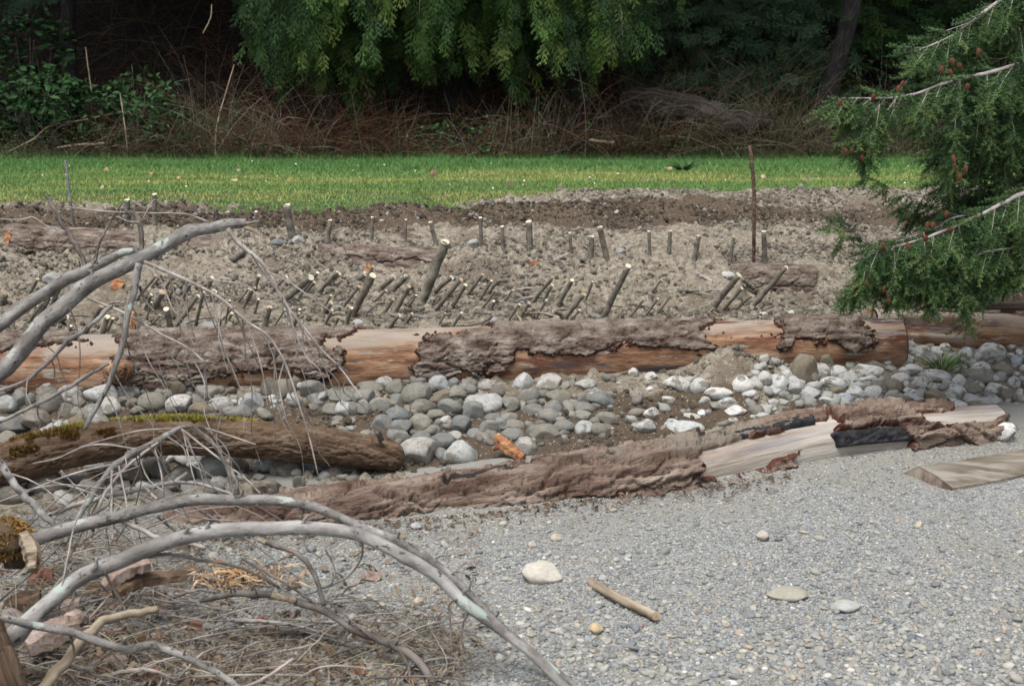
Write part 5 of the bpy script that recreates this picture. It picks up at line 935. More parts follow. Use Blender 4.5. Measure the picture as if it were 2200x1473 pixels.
def foliage(name, pos, d, s, rn, mat, parent, org, protos=FRO, roll=.6):
    Vs, Fs, Rs, nv = [], [], [], 0
    for k, (pv, pf) in enumerate(protos):
        q = np.arange(k, len(pos), len(protos))
        if not len(q): continue
        B = basis(d[q], RNG.normal(0, roll, (len(q), 3))+np.array([0, -1.0, .35]))*s[q][:, None, None]
        V, F = merge(pv, pf, pos[q], B); Vs.append(V); Fs.append(F+nv); nv += len(V); Rs.append(np.repeat(np.clip(rn[q], 0, 1), len(pv)))
    return tag(mesh_np(name, np.vstack(Vs), np.vstack(Fs), mat, smooth=False, attrs={'rnd': np.concatenate(Rs)}, parent=parent, org=org), kind='stuff')
def hull(u): return np.interp(u, [500, 560, 610, 660, 715, 745, 775, 800, 840, 900, 950, 1000, 1060, 1100, 1150, 1180, 1230, 1265, 1295, 1320, 1370, 1410], [40, 130, 185, 165, 235, 200, 250, 190, 130, 100, 170, 140, 120, 180, 195, 130, 100, 190, 215, 110, 110, 20])
def conifer(lab, u, d, rad, h, mat, vis, seed, trunk_w=.45, lean=0.0, canopy=420, group='trees of the dark forest edge', zlow=3.0, name='conifer_tree', cs=1.0):
    rg = np.random.default_rng(seed); x = (u-1100)/FPX*d; b = np.array([x, d, float(base(x, d))-.1]); e = thing(name, lab, 'tree', b, group)
    V, F, pc = tube([b, b+[lean*2, 0, 3], b+[lean*4, 0, h*.6], b+[lean*5, 0, h]], [trunk_w*.62, trunk_w*.5, trunk_w*.3, .03], 50, 14, .04, seed); mesh_np('trunk', V, F, M['darkbark'], attrs={'pc': pc}, parent=e, org=b)
    # crown above: layered boughs of big hanging sprays
    pos, dr, sc, rn = [], [], [], []
    for k in range(int(canopy*.6)):
        t = rg.random()**.8; z = max(b[2]+zlow, 5.7)+(h-zlow)*t; r = rad*(1-t)**.7*math.sqrt(rg.uniform(.05, 1)); a = rg.uniform(0, 6.28)
        pos.append([b[0]+lean*4+r*math.cos(a), d+r*math.sin(a), z]); dr.append([math.cos(a)*.7+rg.normal(0, .3), math.sin(a)*.7+rg.normal(0, .3), -.5+rg.normal(0, .2)]); sc.append(rg.uniform(1.1, 2.0)*cs); rn.append(rg.uniform(0, .6))
    for k in range(10):
        a = rg.uniform(0, 6.28); z = b[2]+rg.uniform(zlow*.8, h*.7); q = b+[lean*3, 0, z-b[2]]
        V, F, pc = tube([q, q+np.array([math.cos(a), math.sin(a), .1])*rad*.4, q+np.array([math.cos(a), math.sin(a), -.2])*rad*.8], [.05, .035, .012], 14, 6, .04, seed+k); mesh_np('branch', V, F, M['darkbark'], attrs={'pc': pc}, parent=e, org=b)
    foliage('crown', np.array(pos), np.array(dr), np.array(sc), np.array(rn), M[mat], e, b)
    if vis: foliage('hanging_sprays', *[np.array(q) for q in zip(*vis)], M[mat], e, b, protos=LAC)
    return e, b
def cedar_vis(u0, u1, d, ntip, seed):
    """hanging branch tips of the cedar in view: each a curtain of small sprays along a drooping bough"""
    rg = np.random.default_rng(seed); out = []; tw = []
    for k in range(ntip):
        u = rg.uniform(u0, u1) if rg.random() < .9 else rg.normal((u0+u1)/2, 260); low = hull(u)*(1 if 500 < u < 1410 else 0)+rg.uniform(-20, 35); v = low-rg.random()**1.1*(low+230) ; dd = d-1.6*rg.random()**1.3*(.4+.6*(v < 120))+.9*rg.random()*(v > 150)
        tip = P(u, v, dd); ln = rg.uniform(.6, 1.3); n = int(32*ln); br = rg.choice([-.28, -.2, -.1, .05, .2, .36])+rg.uniform(-.06, .06)-.18*(dd > d)
        start = tip+np.array([rg.normal(0, .12), .25+.2*rg.random(), ln]); ctrl = catmull([start, (start+tip)/2+[0, -.12, .10], tip], n)
        tw.append(ctrl[::max(1, n//6)])
        for i in range(n):
            t = i/n; w = .15*(1-.6*t)
            p = ctrl[i]+np.array([rg.normal(0, w), rg.normal(0, w*.6), rg.normal(0, .05)]); q = np.array([(p[0]-ctrl[i][0])*.8+rg.normal(0, .16), rg.normal(-.1, .25), -1.0])
            out.append((p, q, rg.uniform(.20, .40), .36+br+rg.uniform(-.12, .18)+.3*t*rg.random()+(.5 if rg.random() < .012 else 0)))
    return out, tw
def pale_twigs(tw, e, b, seed, n=14):
    rg = random.Random(seed)
    for c in rg.sample(tw, min(n, len(tw))):
        c = np.array(c)+[rg.uniform(-.1, .1), -.15, 0]; V, F, pc = tube(c, [.008, .003], 12, 5, .05, seed); mesh_np('hanging_twig', V, F, M['branch_dark'], attrs={'pc': pc}, parent=e, org=b)
v1, t1 = cedar_vis(520, 860, 21.6, 115, 1); e1, b1 = conifer('bright green cedar with drooping sprays left of centre', 720, 22.6, 3.2, 15, 'cedar', v1, 21); pale_twigs(t1, e1, b1, 1)
v2, t2 = cedar_vis(800, 1130, 22.0, 105, 2); e2, b2 = conifer('darker cedar with hanging sprays in the middle between two brighter ones', 980, 23.2, 3.2, 16, 'cedar', v2, 22); pale_twigs(t2, e2, b2, 2, 8)
v3, t3 = cedar_vis(1080, 1400, 21.3, 120, 3); e3, b3 = conifer('bright green cedar with drooping sprays right of centre', 1230, 22.4, 3.2, 15, 'cedar', v3, 23); pale_twigs(t3, e3, b3, 3)
def tier_vis(u0, u1, d, v0, v1, n, seed, k0=.2):
    rg = np.random.default_rng(seed); out = []
    for k in range(n):
        u = rg.uniform(u0, u1); v = rg.uniform(v0, v1); tip = P(u, v, d-rg.random()*1.2); side = rg.choice([-1, 1]); ln = rg.uniform(.6, 1.2); dirn = np.array([side*.8, -.5+rg.normal(0, .2), -.28])
        br = rg.uniform(-.15, .35)
        for i in range(13):
            t = i/13; w = .34*(1-t)+.05; p = tip-dirn*ln*(1-t)+np.array([rg.normal(0, w*.5), rg.normal(0, w), rg.normal(0, .03)]); out.append((p, dirn+np.array([rg.normal(0, .5), rg.normal(0, .4), -.1]), rg.uniform(.24, .46), k0+br+rg.uniform(-.1, .25)))
    return out
conifer('dark layered hemlock with flat tiers of foliage right of the cedars', 1560, 24.0, 3.2, 16, 'darkfol', tier_vis(1370, 1760, 23.2, -120, 235, 150, 4, .75), 24)
conifer('dim yellow-green conifer behind the leaning trunk at upper right', 1960, 25.0, 3.2, 15, 'cedar', tier_vis(1810, 2230, 24.0, -150, 200, 110, 5, .25), 25)
conifer('bare leaning dark trunk with pale lichen spots at upper right', 1728, 21.9, 3.0, 17, 'darkfol', [], 26, trunk_w=.26, lean=.36, zlow=4.6, name='leaning_tree', canopy=500)
conifer('thin dark trunk standing behind the leafy thicket at far left', 172, 23.0, 3.2, 16, 'darkfol', [], 27, trunk_w=.22, zlow=4.2, canopy=520, name='slim_tree')
conifer('faint dark trunk on the shaded slope left of the cedars', 395, 27.0, 3.2, 18, 'darkfol', [], 28, trunk_w=.2, zlow=5.0, canopy=520, name='slim_tree')
conifer('dark evergreen just outside the left edge shading the thicket', -160, 22.6, 3.4, 15, 'darkfol', tier_vis(-300, 60, 22.5, -150, 100, 30, 6, .1), 29, canopy=520)
conifer('dark evergreen beyond the right edge behind the fir', 2380, 23.0, 3.4, 15, 'darkfol', [], 30, canopy=520)
for k, (x, d) in enumerate([(-7.5, 27.5), (-3.4, 28.5), (.6, 27.5), (4.4, 28.5), (8.4, 27.5), (-10.5, 31), (-6, 33), (-1, 33), (3.5, 33), (8, 33)]):
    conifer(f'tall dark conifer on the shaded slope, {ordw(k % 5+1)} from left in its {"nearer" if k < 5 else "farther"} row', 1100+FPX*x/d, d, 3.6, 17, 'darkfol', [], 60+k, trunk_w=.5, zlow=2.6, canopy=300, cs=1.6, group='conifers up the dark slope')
# --- brambles, dead stalks and twigs of the forest edge
def stems(name, lab, n, fn, mat, seed, kind='stuff', m=3, seg=5):
    rg = np.random.default_rng(seed); V, F, R_ = [], [], []; nv = 0; ang = np.linspace(0, 2*math.pi, m, endpoint=False)
    FF = gridF(seg, m, 0, True)
    for i in range(n):
        b, d, ln, curl, r, rv = fn(rg); C = [b]; dd = d/np.linalg.norm(d)
        for k in range(seg-1): dd = dd+curl/seg; dd = dd/np.linalg.norm(dd); C.append(C[-1]+dd*ln/(seg-1))
        C = np.array(C); s = np.cross(dd, [.2, 1, .3]); s /= np.linalg.norm(s); q = np.cross(dd, s); rad = np.linspace(r, r*.35, seg)
        V.append((C[:, None]+rad[:, None, None]*(np.cos(ang)[None, :, None]*s+np.sin(ang)[None, :, None]*q)).reshape(-1, 3)); F.append(FF+nv); nv += seg*m; R_.append(np.full(seg*m, rv))
    o = mesh_np(name, np.vstack(V), np.vstack(F), M[mat], attrs={'rnd': np.clip(np.concatenate(R_), 0, 1)}); return tag(o, lab, None, None, kind)
def hz(x, y): return float(base(x, y))
def fn_bramble(rg):
    y = 20.4+2.6*rg.random()**1.4; x = rg.uniform(-1, 1)*(y*.43+.5); u = 1100+FPX*x/y; dens = 1.0
    h = rg.uniform(.25, 1.0)*(1.15 if 420 < u < 1700 else .75)*(.35+1.3*float(vn(x*.9, y*.5, 0, 3)))*(.8 if 1320 < u < 1660 and y < 21.4 else 1)
    red = .25+.25*rg.random() if (480 < u < 1450 and rg.random() < .7) else rg.choice([.1, .5, .6, .78, .8]); red = rg.uniform(.85, 1.0) if rg.random() < .09 else red
    return np.array([x, y, hz(x, y)-.03]), np.array([rg.normal(0, .45), rg.normal(-.1, .35), 1.0]), h*1.5, np.array([rg.normal(0, 1.2), rg.normal(-.4, .8), -rg.uniform(.2, 2.2)]), rg.uniform(.003, .0075), red+rg.normal(0, .05)
stems('brambles', 'tangle of brown bramble stems along the forest edge', 7500, fn_bramble, 'stem', 71)
def fn_stalk(rg):
    c = rg.choice([(1.9, .35), (.3, .5), (-3.4, .9), (5.2, 1.0), (2.9, .8), (-5.4, .7), (4.0, .5)]); x = rg.normal(c[0], c[1]) if True else 0; y = 20.5+.8*rg.random()
    return np.array([x, y, hz(x, y)-.03]), np.array([rg.normal(0, .22), rg.normal(0, .15), 1]), rg.uniform(.4, 1.15), np.array([rg.normal(0, .5), 0, -rg.uniform(0, .5)]), rg.uniform(.003, .0055), rg.uniform(.82, 1.0)
stems('dead_stalks', 'pale dry stalks standing in the bramble edge', 420, fn_stalk, 'stem', 72)
def fn_slope(rg):
    y = 22.5+5*rg.random(); x = rg.uniform(-1, 1)*(y*.43+.5)
    return np.array([x, y, hz(x, y)]), np.array([rg.normal(0, 1), rg.normal(-.2, .5), rg.uniform(.1, 1.2)]), rg.uniform(.5, 1.9), np.array([rg.normal(0, 1), 0, -rg.uniform(0, 1.2)]), rg.uniform(.004, .011), rg.uniform(0, .75)
stems('dead_undergrowth', 'dim dead twigs on the shaded slope', 2200, fn_slope, 'stem', 73)
def leaves(name, lab, pos, size, rn, mat, seed, flat=.6, up=(0, -.5, 1.0)):
    rg = np.random.default_rng(seed); n = len(pos); pv = np.array([(0, 0, 0), (.35, -.30, .05), (.35, .30, .05), (.7, -.24, .02), (.7, .24, .02), (1.05, 0, -.12), (.5, 0, -.05)]); pf = np.array([(0, 1, 6), (0, 6, 2), (1, 3, 6), (6, 4, 2), (3, 5, 6), (6, 5, 4)])
    d = rg.normal(0, 1, (n, 3)); d[:, 2] *= .5; B = basis(d, rg.normal(0, flat, (n, 3))+np.array(up))*size[:, None, None]
    V, F = merge(pv, pf, pos, B); return tag(mesh_np(name, V, F, M[mat], smooth=False, attrs={'rnd': np.repeat(np.clip(rn, 0, 1), 7)}), lab, None, None, 'stuff')
# salal-like bushes at the left: each a thing with stems and leaves
def bush(lab, u, v, d, rx, rz, n, seed, size=.10, mat='salal', hue=0.0):
    rg = np.random.default_rng(seed); c = P(u, v, d); b = np.array([c[0], d, hz(c[0], d)]); e = thing('leafy_shrub', lab, 'shrub', b, 'leafy shrubs at the forest edge')
    q = rg.normal(0, 1, (n, 3)); q /= np.linalg.norm(q, axis=1)[:, None]; q *= (rg.uniform(.25, 1, n)**.5)[:, None]; clump = fbm(q[:, 0]*3+seed, q[:, 2]*3, q[:, 1]*3, 3, seed); k = clump > .47; q, clump = q[k], clump[k]; n = len(q)
    pos = c+q*np.array([rx, .6, rz]); o = leaves('leaves', None, pos-np.array(b)*0, size*rg.uniform(.6, 1.25, n), .30+hue+1.3*(clump-.5)+rg.normal(0, .16, n)+.15*q[:, 2], mat, seed)
    o.parent = e; o.matrix_parent_inverse.identity(); o.data.transform(__import__('mathutils').Matrix.Translation(-Vector(b)))
    for i in range(7):
        t = c+rg.normal(0, .5, 3)*np.array([rx, .5, rz]); V, F, pc = tube([b+[rg.normal(0, .15), 0, -.05], (b+t)/2+rg.normal(0, .08, 3), t], [.011, .008, .004], 12, 5, .05, seed); mesh_np('stem', V, F, M['branch_dark'], attrs={'pc': pc}, parent=e, org=b)
bush('dark broad-leaved shrub lowest at the far left edge', 40, 225, 21.3, .85, .6, 760, 1, .13); bush('brightest green broad-leaved shrub left of the slim trunk', 105, 200, 21.0, .6, .45, 620, 2, .13, hue=.14)
bush('dark broad-leaved shrub below the slim trunk', 200, 240, 21.2, .65, .5, 640, 3, .12, hue=-.06); bush('broad-leaved green shrub right of the slim trunk', 300, 220, 21.1, .65, .5, 640, 4, .12, hue=.08); bush('low dark shrub at the right end of the thicket', 365, 275, 21.0, .5, .35, 420, 5, .10, hue=-.02)
bush('shadowy tall shrub high behind the thicket', 60, 110, 22.0, .9, .7, 640, 6, .13, hue=-.1); bush('small yellow-green shrub low under the middle cedar', 1040, 322, 20.7, .28, .16, 170, 7, .075, hue=.5); bush('pale green low shrub under the right cedar', 1185, 225, 21.6, .45, .35, 260, 8, .08, hue=.05); bush('dull green low shrub in brambles at centre', 985, 290, 20.9, .7, .22, 330, 9, .07, hue=.1); bush('dull low shrub in brambles right of the broken branch', 1430, 310, 20.9, .7, .2, 330, 10, .065, hue=.12); bush('shadowy shrub below the hemlock at right', 1890, 150, 22.6, .7, .5, 330, 11, .08, hue=.05)
n = 9000; y = 20.4+2.3*RNG.random(n)**1.3; x = RNG.uniform(-1, 1, n)*(y*.42+.4); pos = np.stack([x, y, base(x, y)+RNG.uniform(.0, .75, n)*RNG.random(n)*(.3+1.3*vn(x*1.1, y*.6, 0, 5))], 1)
leaves('bramble_leaves', 'small dull leaves among the brambles', pos, .055*RNG.uniform(.5, 1.2, n), RNG.uniform(.1, 1.0, n), 'salal', 7)
n = 2600; y = 20.35+2.2*RNG.random(n); x = RNG.uniform(-1, 1, n)*(y*.42+.4); pos = np.stack([x, y, base(x, y)+RNG.uniform(.0, .5, n)*RNG.random(n)**2], 1)
leaves('dry_leaves', 'dry brown leaves caught in the brambles', pos, .06*RNG.uniform(.5, 1.2, n), RNG.choice([.02, .1, .25, .55, .6, .75, .8], n), 'stem', 8)
n = 700; u_ = RNG.uniform(1250, 1950, n); pos = np.array([P(a, RNG.uniform(120, 225), 21.2+RNG.random()) for a in u_])
leaves('red_buds', 'tiny red buds on bare shrub twigs at right', pos, .022*RNG.uniform(.5, 1.2, n), RNG.uniform(.4, .6, n), 'cone', 9)
# --- fallen things in the forest edge
def flog(px, wd, mat, lab, name='rotting_log', seed=0, cat='log'):
    b = P(px[0][0], px[0][1], px[0][2]); V, F, pc = tube([P(*q) for q in px], [w*.5*px[0][2]/FPX for w in wd], 90, 24, .035, seed, knots=3)
    e = thing(name, lab, cat, b); mesh_np('trunk', V, F, M[mat], attrs={'pc': pc}, parent=e, org=b); return e, b
e, b = flog([(1335, 218, 21.5), (1420, 228, 21.3), (1500, 245, 21.15), (1580, 262, 21.0), (1650, 272, 20.9)], [50, 62, 66, 54, 34], 'rotten', 'big rotting grey log lying in the brambles under the hemlock', seed=2)
for k, (px, w) in enumerate([([(1475, 255, 21.0), (1505, 275, 20.9), (1540, 300, 20.7)], 12), ([(1500, 310, 21.3), (1530, 312, 21.2), (1560, 305, 21.2)], 6)]):
    V, F, pc = tube([P(*q) for q in px], [w*.5*21.5/FPX, w*.3*21.5/FPX], 14, 8, .1, k); mesh_np('broken_limb', V, F, M['rotten'], attrs={'pc': pc}, parent=e, org=b)
flog([(1620, 268, 21.8), (1750, 266, 21.7), (1880, 275, 21.6), (2050, 285, 21.6)], [16, 22, 24, 20], 'rotten', 'thinner rotting log continuing right below the leaning trunk', seed=4)
e, b = flog([(1170, 332, 20.5), (1210, 323, 20.5), (1245, 308, 20.45), (1268, 301, 20.4)], [7, 8, 8, 7], 'rotten', 'broken branch with pale peeled end at the lawn edge', name='broken_branch', seed=5, cat='branch')
V, F, pc = tube([P(1266, 302, 20.4), P(1290, 304, 20.38), P(1320, 308, 20.35)], [.024, .025, .026], 20, 8, .08, 6); mesh_np('peeled_end', V, F, M['tan'], attrs={'pc': pc}, parent=e, org=b)
flog([(120, 318, 20.6), (170, 312, 20.6), (225, 309, 20.6)], [5, 6, 6], 'tan', 'pale dead branch lying at the far left lawn edge', name='dead_branch', seed=6, cat='branch')
flog([(20, 325, 20.5), (70, 300, 20.7), (110, 270, 20.8), (180, 258, 20.9), (265, 240, 20.9), (285, 246, 20.9)], [3, 3.5, 3.5, 3.5, 3, 2], 'tan', 'long thin arching dead stem in front of the left thicket', name='fallen_cane', seed=7, cat='cane')
for k, (px, lab) in enumerate([([(455, 10, 21.5), (452, 40, 21.4), (436, 72, 21.3)], 'curved pale twig hanging at the top left of the cedars'), ([(197, 198, 21.0), (190, 150, 21.0), (184, 102, 21.0)], 'tall pale dead cane in the left thicket'), ([(462, 335, 20.5), (466, 270, 20.6), (485, 200, 20.8), (503, 140, 21.0)], 'long pale cane rising left of the cedars'), ([(275, 330, 20.5), (268, 270, 20.5), (258, 200, 20.7)], 'thin pale cane at the right end of the thicket')]):
    flog(px, [2.6, 3, 2.5], 'tan', lab, name='pale_cane', seed=20+k, cat='cane')

# ---------------------------------------------------------------- lawn bits
def scrap(name, u, v, w, h, mat, lab, cat, seed=0, thick=.25):
    g = G(u, v+h*.4); s = g[1]/FPX; rg = np.random.default_rng(seed); m = 10; th = np.linspace(0, 2*math.pi, m, endpoint=False); q = .75+.5*rg.random(m)
    c = g+[0, 0, h*s*.45]; ring = c+np.stack([np.cos(th)*w*.5*s*q, np.sin(th)*h*.4*s*q-.01, np.sin(th)*h*.5*s*q+.2*h*s*rg.normal(0, .5, m)], 1); t_ = np.array([0, h*s*thick+.004, .004])
    V = np.vstack([ring, ring+t_, c+[0, -.25*h*s, .1*h*s], c+t_]); j = np.arange(m); j2 = (j+1) % m
    F = [np.stack([j, j+m, j2+m, j2], 1), np.stack([j, j2, np.full(m, 2*m)], 1), np.stack([j2+m, j+m, np.full(m, 2*m+1)], 1)]
    return tag(mesh_np(name, V, F, M[mat], smooth=False, org=g, attrs={'rnd': rg.random(len(V)), 'pc': V}), lab, cat)
scrap('clod', 931, 373, 13, 15, 'mossbark', 'brown clump of bark standing on the lawn at centre', 'clump', 1)
scrap('dead_leaf', 513, 366, 9, 6, 'slab', 'pale curled leaf on the lawn left of centre', 'leaf', 2); scrap('flat_stone', 220, 403, 9, 6, 'slab', 'pinkish stone on the lawn at left', 'stone', 3)
scrap('dead_leaf', 228, 364, 9, 6, 'deadleaf', 'small brown leaf on the lawn at far left', 'leaf', 4); scrap('dead_leaf', 325, 373, 8, 4, 'deadleaf', 'brown leaf on the lawn above the left stakes', 'leaf', 5); scrap('dead_leaf', 385, 382, 8, 6, 'deadleaf', 'tiny reddish leaf on the lawn left of centre', 'leaf', 6)
scrap('dead_leaf', 1438, 362, 12, 5, 'deadleaf', 'orange-brown leaf on the lawn left of the spiky clump', 'leaf', 7); scrap('wood_chip', 1735, 388, 13, 6, 'slab', 'pale wood chip on the bare patch of lawn', 'wood chip', 8); scrap('wood_chip', 1640, 380, 9, 6, 'cut_tan', 'tan chip at the rod on the bare patch of lawn', 'wood chip', 9)
scrap('clod', 1096, 393, 14, 9, 'mossbark', 'dark tuft of dead grass on the lawn right of centre', 'clump', 10); scrap('dead_leaf', 505, 387, 14, 5, 'cut_tan', 'flat tan leaf near the soil edge at left', 'leaf', 11)
n = 60; u_ = RNG.uniform(0, 2150, n); v_ = RNG.uniform(345, 420, n); pts = np.array([P(a, b, 1) for a, b in zip(u_, v_)]); pos = []
for a, b in zip(u_, v_):
    g = G(a, b)
    if g[1] > lawn_edge(g[0])+.1: pos.append(g+[0, 0, .03])
leaves('daisies', 'tiny white daisies dotted over the lawn', np.array(pos), .022*RNG.uniform(.4, 1.1, len(pos)), np.ones(len(pos)), 'white', 12, .3, (0, -1.0, .8))

# ---------------------------------------------------------------- chips, bark slabs, litter
scrap('wood_chip', 744, 536, 26, 8, 'cut_orange', 'bright orange-red wood chip on the soil left of the tall stake', 'wood chip', 21); scrap('wood_chip', 1149, 566, 22, 8, 'cut_orange', 'orange wood chip behind the middle of the bed', 'wood chip', 22)
scrap('wood_chip', 253, 612, 26, 24, 'cut_orange', 'rusty orange torn wood behind the left grey branches', 'wood chip', 23); scrap('wood_splinter', 284, 702, 16, 52, 'cut_orange', 'upright orange splintered slab among the left stakes', 'wood splinter', 24); scrap('wood_chip', 236, 725, 18, 8, 'cut_orange', 'small curled orange bark chip beside the upright splinter', 'wood chip', 25)
scrap('wood_chip', 18, 512, 14, 24, 'cut_orange', 'orange torn wood at the left end of the buried log', 'wood chip', 26); scrap('sawdust_heap', 1632, 580, 36, 12, 'slab', 'pale sawdust heap at the foot of the rusty rod', 'sawdust', 27); scrap('wood_splinter', 790, 578, 12, 22, 'cut_orange', 'thin orange splinter standing behind the leaning stakes', 'wood splinter', 28)
def beam(name, rows, w, h, mat, lab, cat, seed):
    """a split chunk: angular section swept along points"""
    pts = catmull([P(*r) for r in rows], 14); T_, U_, B_ = frames(pts); s = rows[0][2]/FPX; rg = np.random.default_rng(seed); sec = np.array([(-.5, -.4), (-.2, .5), (.3, .45), (.55, -.1), (.2, -.5)]); V = []
    for i in range(14):
        k = .55+.45*math.sin(math.pi*(i+1.5)/16); V.append(pts[i]+((sec[:, :1]*w*s*U_[i]*k+sec[:, 1:]*h*s*B_[i]*k)+rg.normal(0, .0022, (5, 3))))
    V = np.concatenate(V); return tag(mesh_np(name, V, [gridF(14, 5, 0, True), np.arange(5)[None], (np.arange(5)+65)[None, ::-1]], M[mat], smooth=False, org=pts[0], attrs={'pc': V, 'rnd': rg.random(len(V))}), lab, cat)
beam('split_wood', [(1068, 938, 6.72), (1090, 960, 6.66), (1124, 984, 6.6)], 26, 30, 'cut_orange', 'fresh orange split wood chunk right of the pale stones', 'wood chunk', 31)
beam('split_wood', [(1060, 965, 6.7), (1080, 955, 6.68), (1100, 948, 6.68)], 12, 14, 'cut_orange', 'small orange sliver across the fresh split chunk', 'wood chunk', 32)
beam('bark_slab', [(60, 1395, 4.4), (110, 1370, 4.45), (170, 1345, 4.5)], 80, 46, 'slab', 'pinkish slab of bark in the lower left corner', 'bark slab', 33)
beam('bark_slab', [(225, 1265, 4.6), (260, 1235, 4.65), (320, 1212, 4.7)], 46, 30, 'slab', 'pale torn bark slab under the long smooth branch', 'bark slab', 34)
beam('bark_slab', [(130, 1345, 4.55), (160, 1330, 4.55), (185, 1335, 4.6)], 40, 24, 'slab', 'small pink bark piece behind the dark ground branch', 'bark slab', 35)
beam('mossy_chunk', [(250, 1275, 4.6), (300, 1250, 4.7), (400, 1238, 4.8)], 38, 34, 'mossbark', 'dark mossy rotten chunk below the arching branches', 'wood chunk', 36)
beam('splintered_wood', [(52, 1150, 4.7), (68, 1185, 4.65), (72, 1225, 4.6)], 50, 36, 'tan', 'pale splintered broken wood beside the mossy lump at left', 'broken wood', 37)
FLK = [(60, 1290, 60, 34), (150, 1300, 46, 26), (215, 1330, 40, 20), (300, 1380, 50, 22), (360, 1300, 34, 18), (250, 1420, 46, 24), (420, 1345, 36, 16), (520, 1400, 34, 16), (610, 1430, 44, 18), (700, 1395, 40, 16), (470, 1455, 40, 20), (770, 1440, 34, 16), (330, 1450, 44, 22), (800, 1238, 40, 14), (90, 1240, 50, 30), (30, 1330, 56, 30), (560, 1335, 30, 14), (870, 1450, 30, 16), (200, 1262, 36, 20), (400, 1420, 36, 18)]
FLK.sort()
for k, (u, v, w, h) in enumerate(FLK):
    o = scrap('bark_flake', u, v, w, h, ['slab', 'mossbark', 'bark_red'][k % 3], f'torn flake of bark in the lower left litter, {ordw(k+1)} from left', 'bark flake', 60+k, .35); o['group'] = 'bark flakes in the lower left litter'
# mossy lump: a shaggy ball of moss on a stub
c = P(18, 1155, 4.75); rg = np.random.default_rng(5); n = 5000; q = rg.normal(0, 1, (n, 3)); q /= np.linalg.norm(q, axis=1)[:, None]; p = c+q*np.array([.075, .06, .07])*(.85+.3*fbm(q[:, 0]*3, q[:, 1]*3, q[:, 2]*3, 3, 4))[:, None]
tip = p+q*.012+rg.normal(0, .008, (n, 3))-[0, 0, .008]; w = rg.normal(0, .004, (n, 3)); e = thing('moss_clump', 'shaggy orange-brown moss clump at the left edge', 'moss', c)
mesh_np('moss_fronds', np.stack([p-w, p+w, tip], 1).reshape(-1, 3), np.arange(3*n).reshape(-1, 3), M['moss_brown'], smooth=False, parent=e, org=c)
V, F, pc = tube([c-[.12, 0, .02], c, c+[.02, 0, -.10]], [.06, .062, .04], 12, 10, .1, 2); mesh_np('stub', V, F, M['mossbark'], attrs={'pc': pc}, parent=e, org=c)
# loose bark flakes, needles and straw on the gravel at the lower left
def strips(name, lab, n, fn, mat, seed):
    rg = np.random.default_rng(seed); V, R_ = [], []
    for i in range(n):
        c, L_, w, rv = fn(rg); a = rg.uniform(0, 6.28); d = np.array([math.cos(a), math.sin(a), rg.normal(.05, .22)])*L_*.5; s = np.array([-math.sin(a), math.cos(a), rg.normal(0, .5)])*w*.5; bow = np.array([0, 0, rg.uniform(0, .25)*L_])
        V.append([c-d-s*.4, c-d+s*.4, c+s+bow, c+d*1.0+s*.3, c+d-s*.3, c-s+bow]); R_ += [rv]*6
    V = np.array(V).reshape(-1, 3); F = np.arange(len(V)).reshape(-1, 6); return tag(mesh_np(name, V, [F[:, [0, 1, 2, 5]], F[:, [5, 2, 3, 4]]], M[mat], smooth=False, attrs={'rnd': np.clip(np.array(R_), 0, 1)}), lab, None, None, 'stuff')
def on(u, v, lift=.004):
    g = G(u, v); return g+[0, 0, lift]
def fn_lit(rg):
    k = rg.random()
    if k < .45: u, v = rg.uniform(0, 1000), rg.uniform(1360, 1500)
    elif k < .8: u, v = abs(rg.normal(0, 260)), rg.uniform(1150, 1480)
    else: u, v = rg.uniform(250, 1050), rg.uniform(1130, 1400)
    big = rg.random() < .25
    return on(u, v, rg.uniform(.002, .02)), rg.uniform(.02, .075) if big else rg.uniform(.03, .12), rg.uniform(.006, .022) if big else rg.uniform(.0012, .0035), (rg.choice([.05, .2, .4, .5, .6]) if big else rg.uniform(.15, 1.0))
strips('forest_litter', 'bark flakes, needles and dry stems strewn over gravel at lower left', 5200, fn_lit, 'litter', 41)
def fn_clumpy(rg):
    c = [(640, 1400, 120, 40), (880, 1380, 110, 40), (160, 1290, 120, 60), (560, 1440, 200, 30), (970, 1420, 60, 40)][rg.integers(5)]
    return on(rg.normal(c[0], c[2]*.9), min(1500, rg.normal(c[1], c[3]*.9)), rg.uniform(.0, .04)), rg.uniform(.03, .12), rg.uniform(.001, .0026), rg.choice([.1, .25, .55, .62, .7, .9])
strips('dry_fern_litter', 'matted brown dry fern and needle litter at bottom', 1700, fn_clumpy, 'litter', 42)
def fn_straw(rg): return on(rg.normal(500, 65), rg.normal(1247, 12), rg.uniform(.0, .03)), rg.uniform(.05, .12), rg.uniform(.003, .009), rg.random()
strips('shredded_fibres', 'heap of shredded orange wood fibres on the gravel at left', 260, fn_straw, 'straw', 43)
def fn_soilbits(rg):
    u, v = rg.uniform(0, 1900), rg.uniform(560, 720); return on(u, v, .006), rg.uniform(.03, .12), rg.uniform(.002, .006), rg.uniform(.3, 1.0)
strips('soil_straw', 'small straws and wood slivers on the planting bed', 420, fn_soilbits, 'litter', 44)
def fn_logbits(rg):
    u = rg.uniform(380, 1700); v = np.interp(u, [380, 1000, 1400, 1700], [1155, 1105, 1055, 1015])+abs(rg.normal(0, 14)); return on(u, v, .004), rg.uniform(.012, .05), rg.uniform(.003, .014), rg.uniform(0, .6)
strips('bark_crumbs', 'red-brown bark crumbs along the foot of the bark-covered log', 700, fn_logbits, 'litter', 45)
def fn_cob(rg):
    u, v = rg.uniform(0, 2200), rg.uniform(800, 1060); return on(u, v, .006), rg.uniform(.03, .10), rg.uniform(.0015, .004), rg.uniform(.2, 1.0)
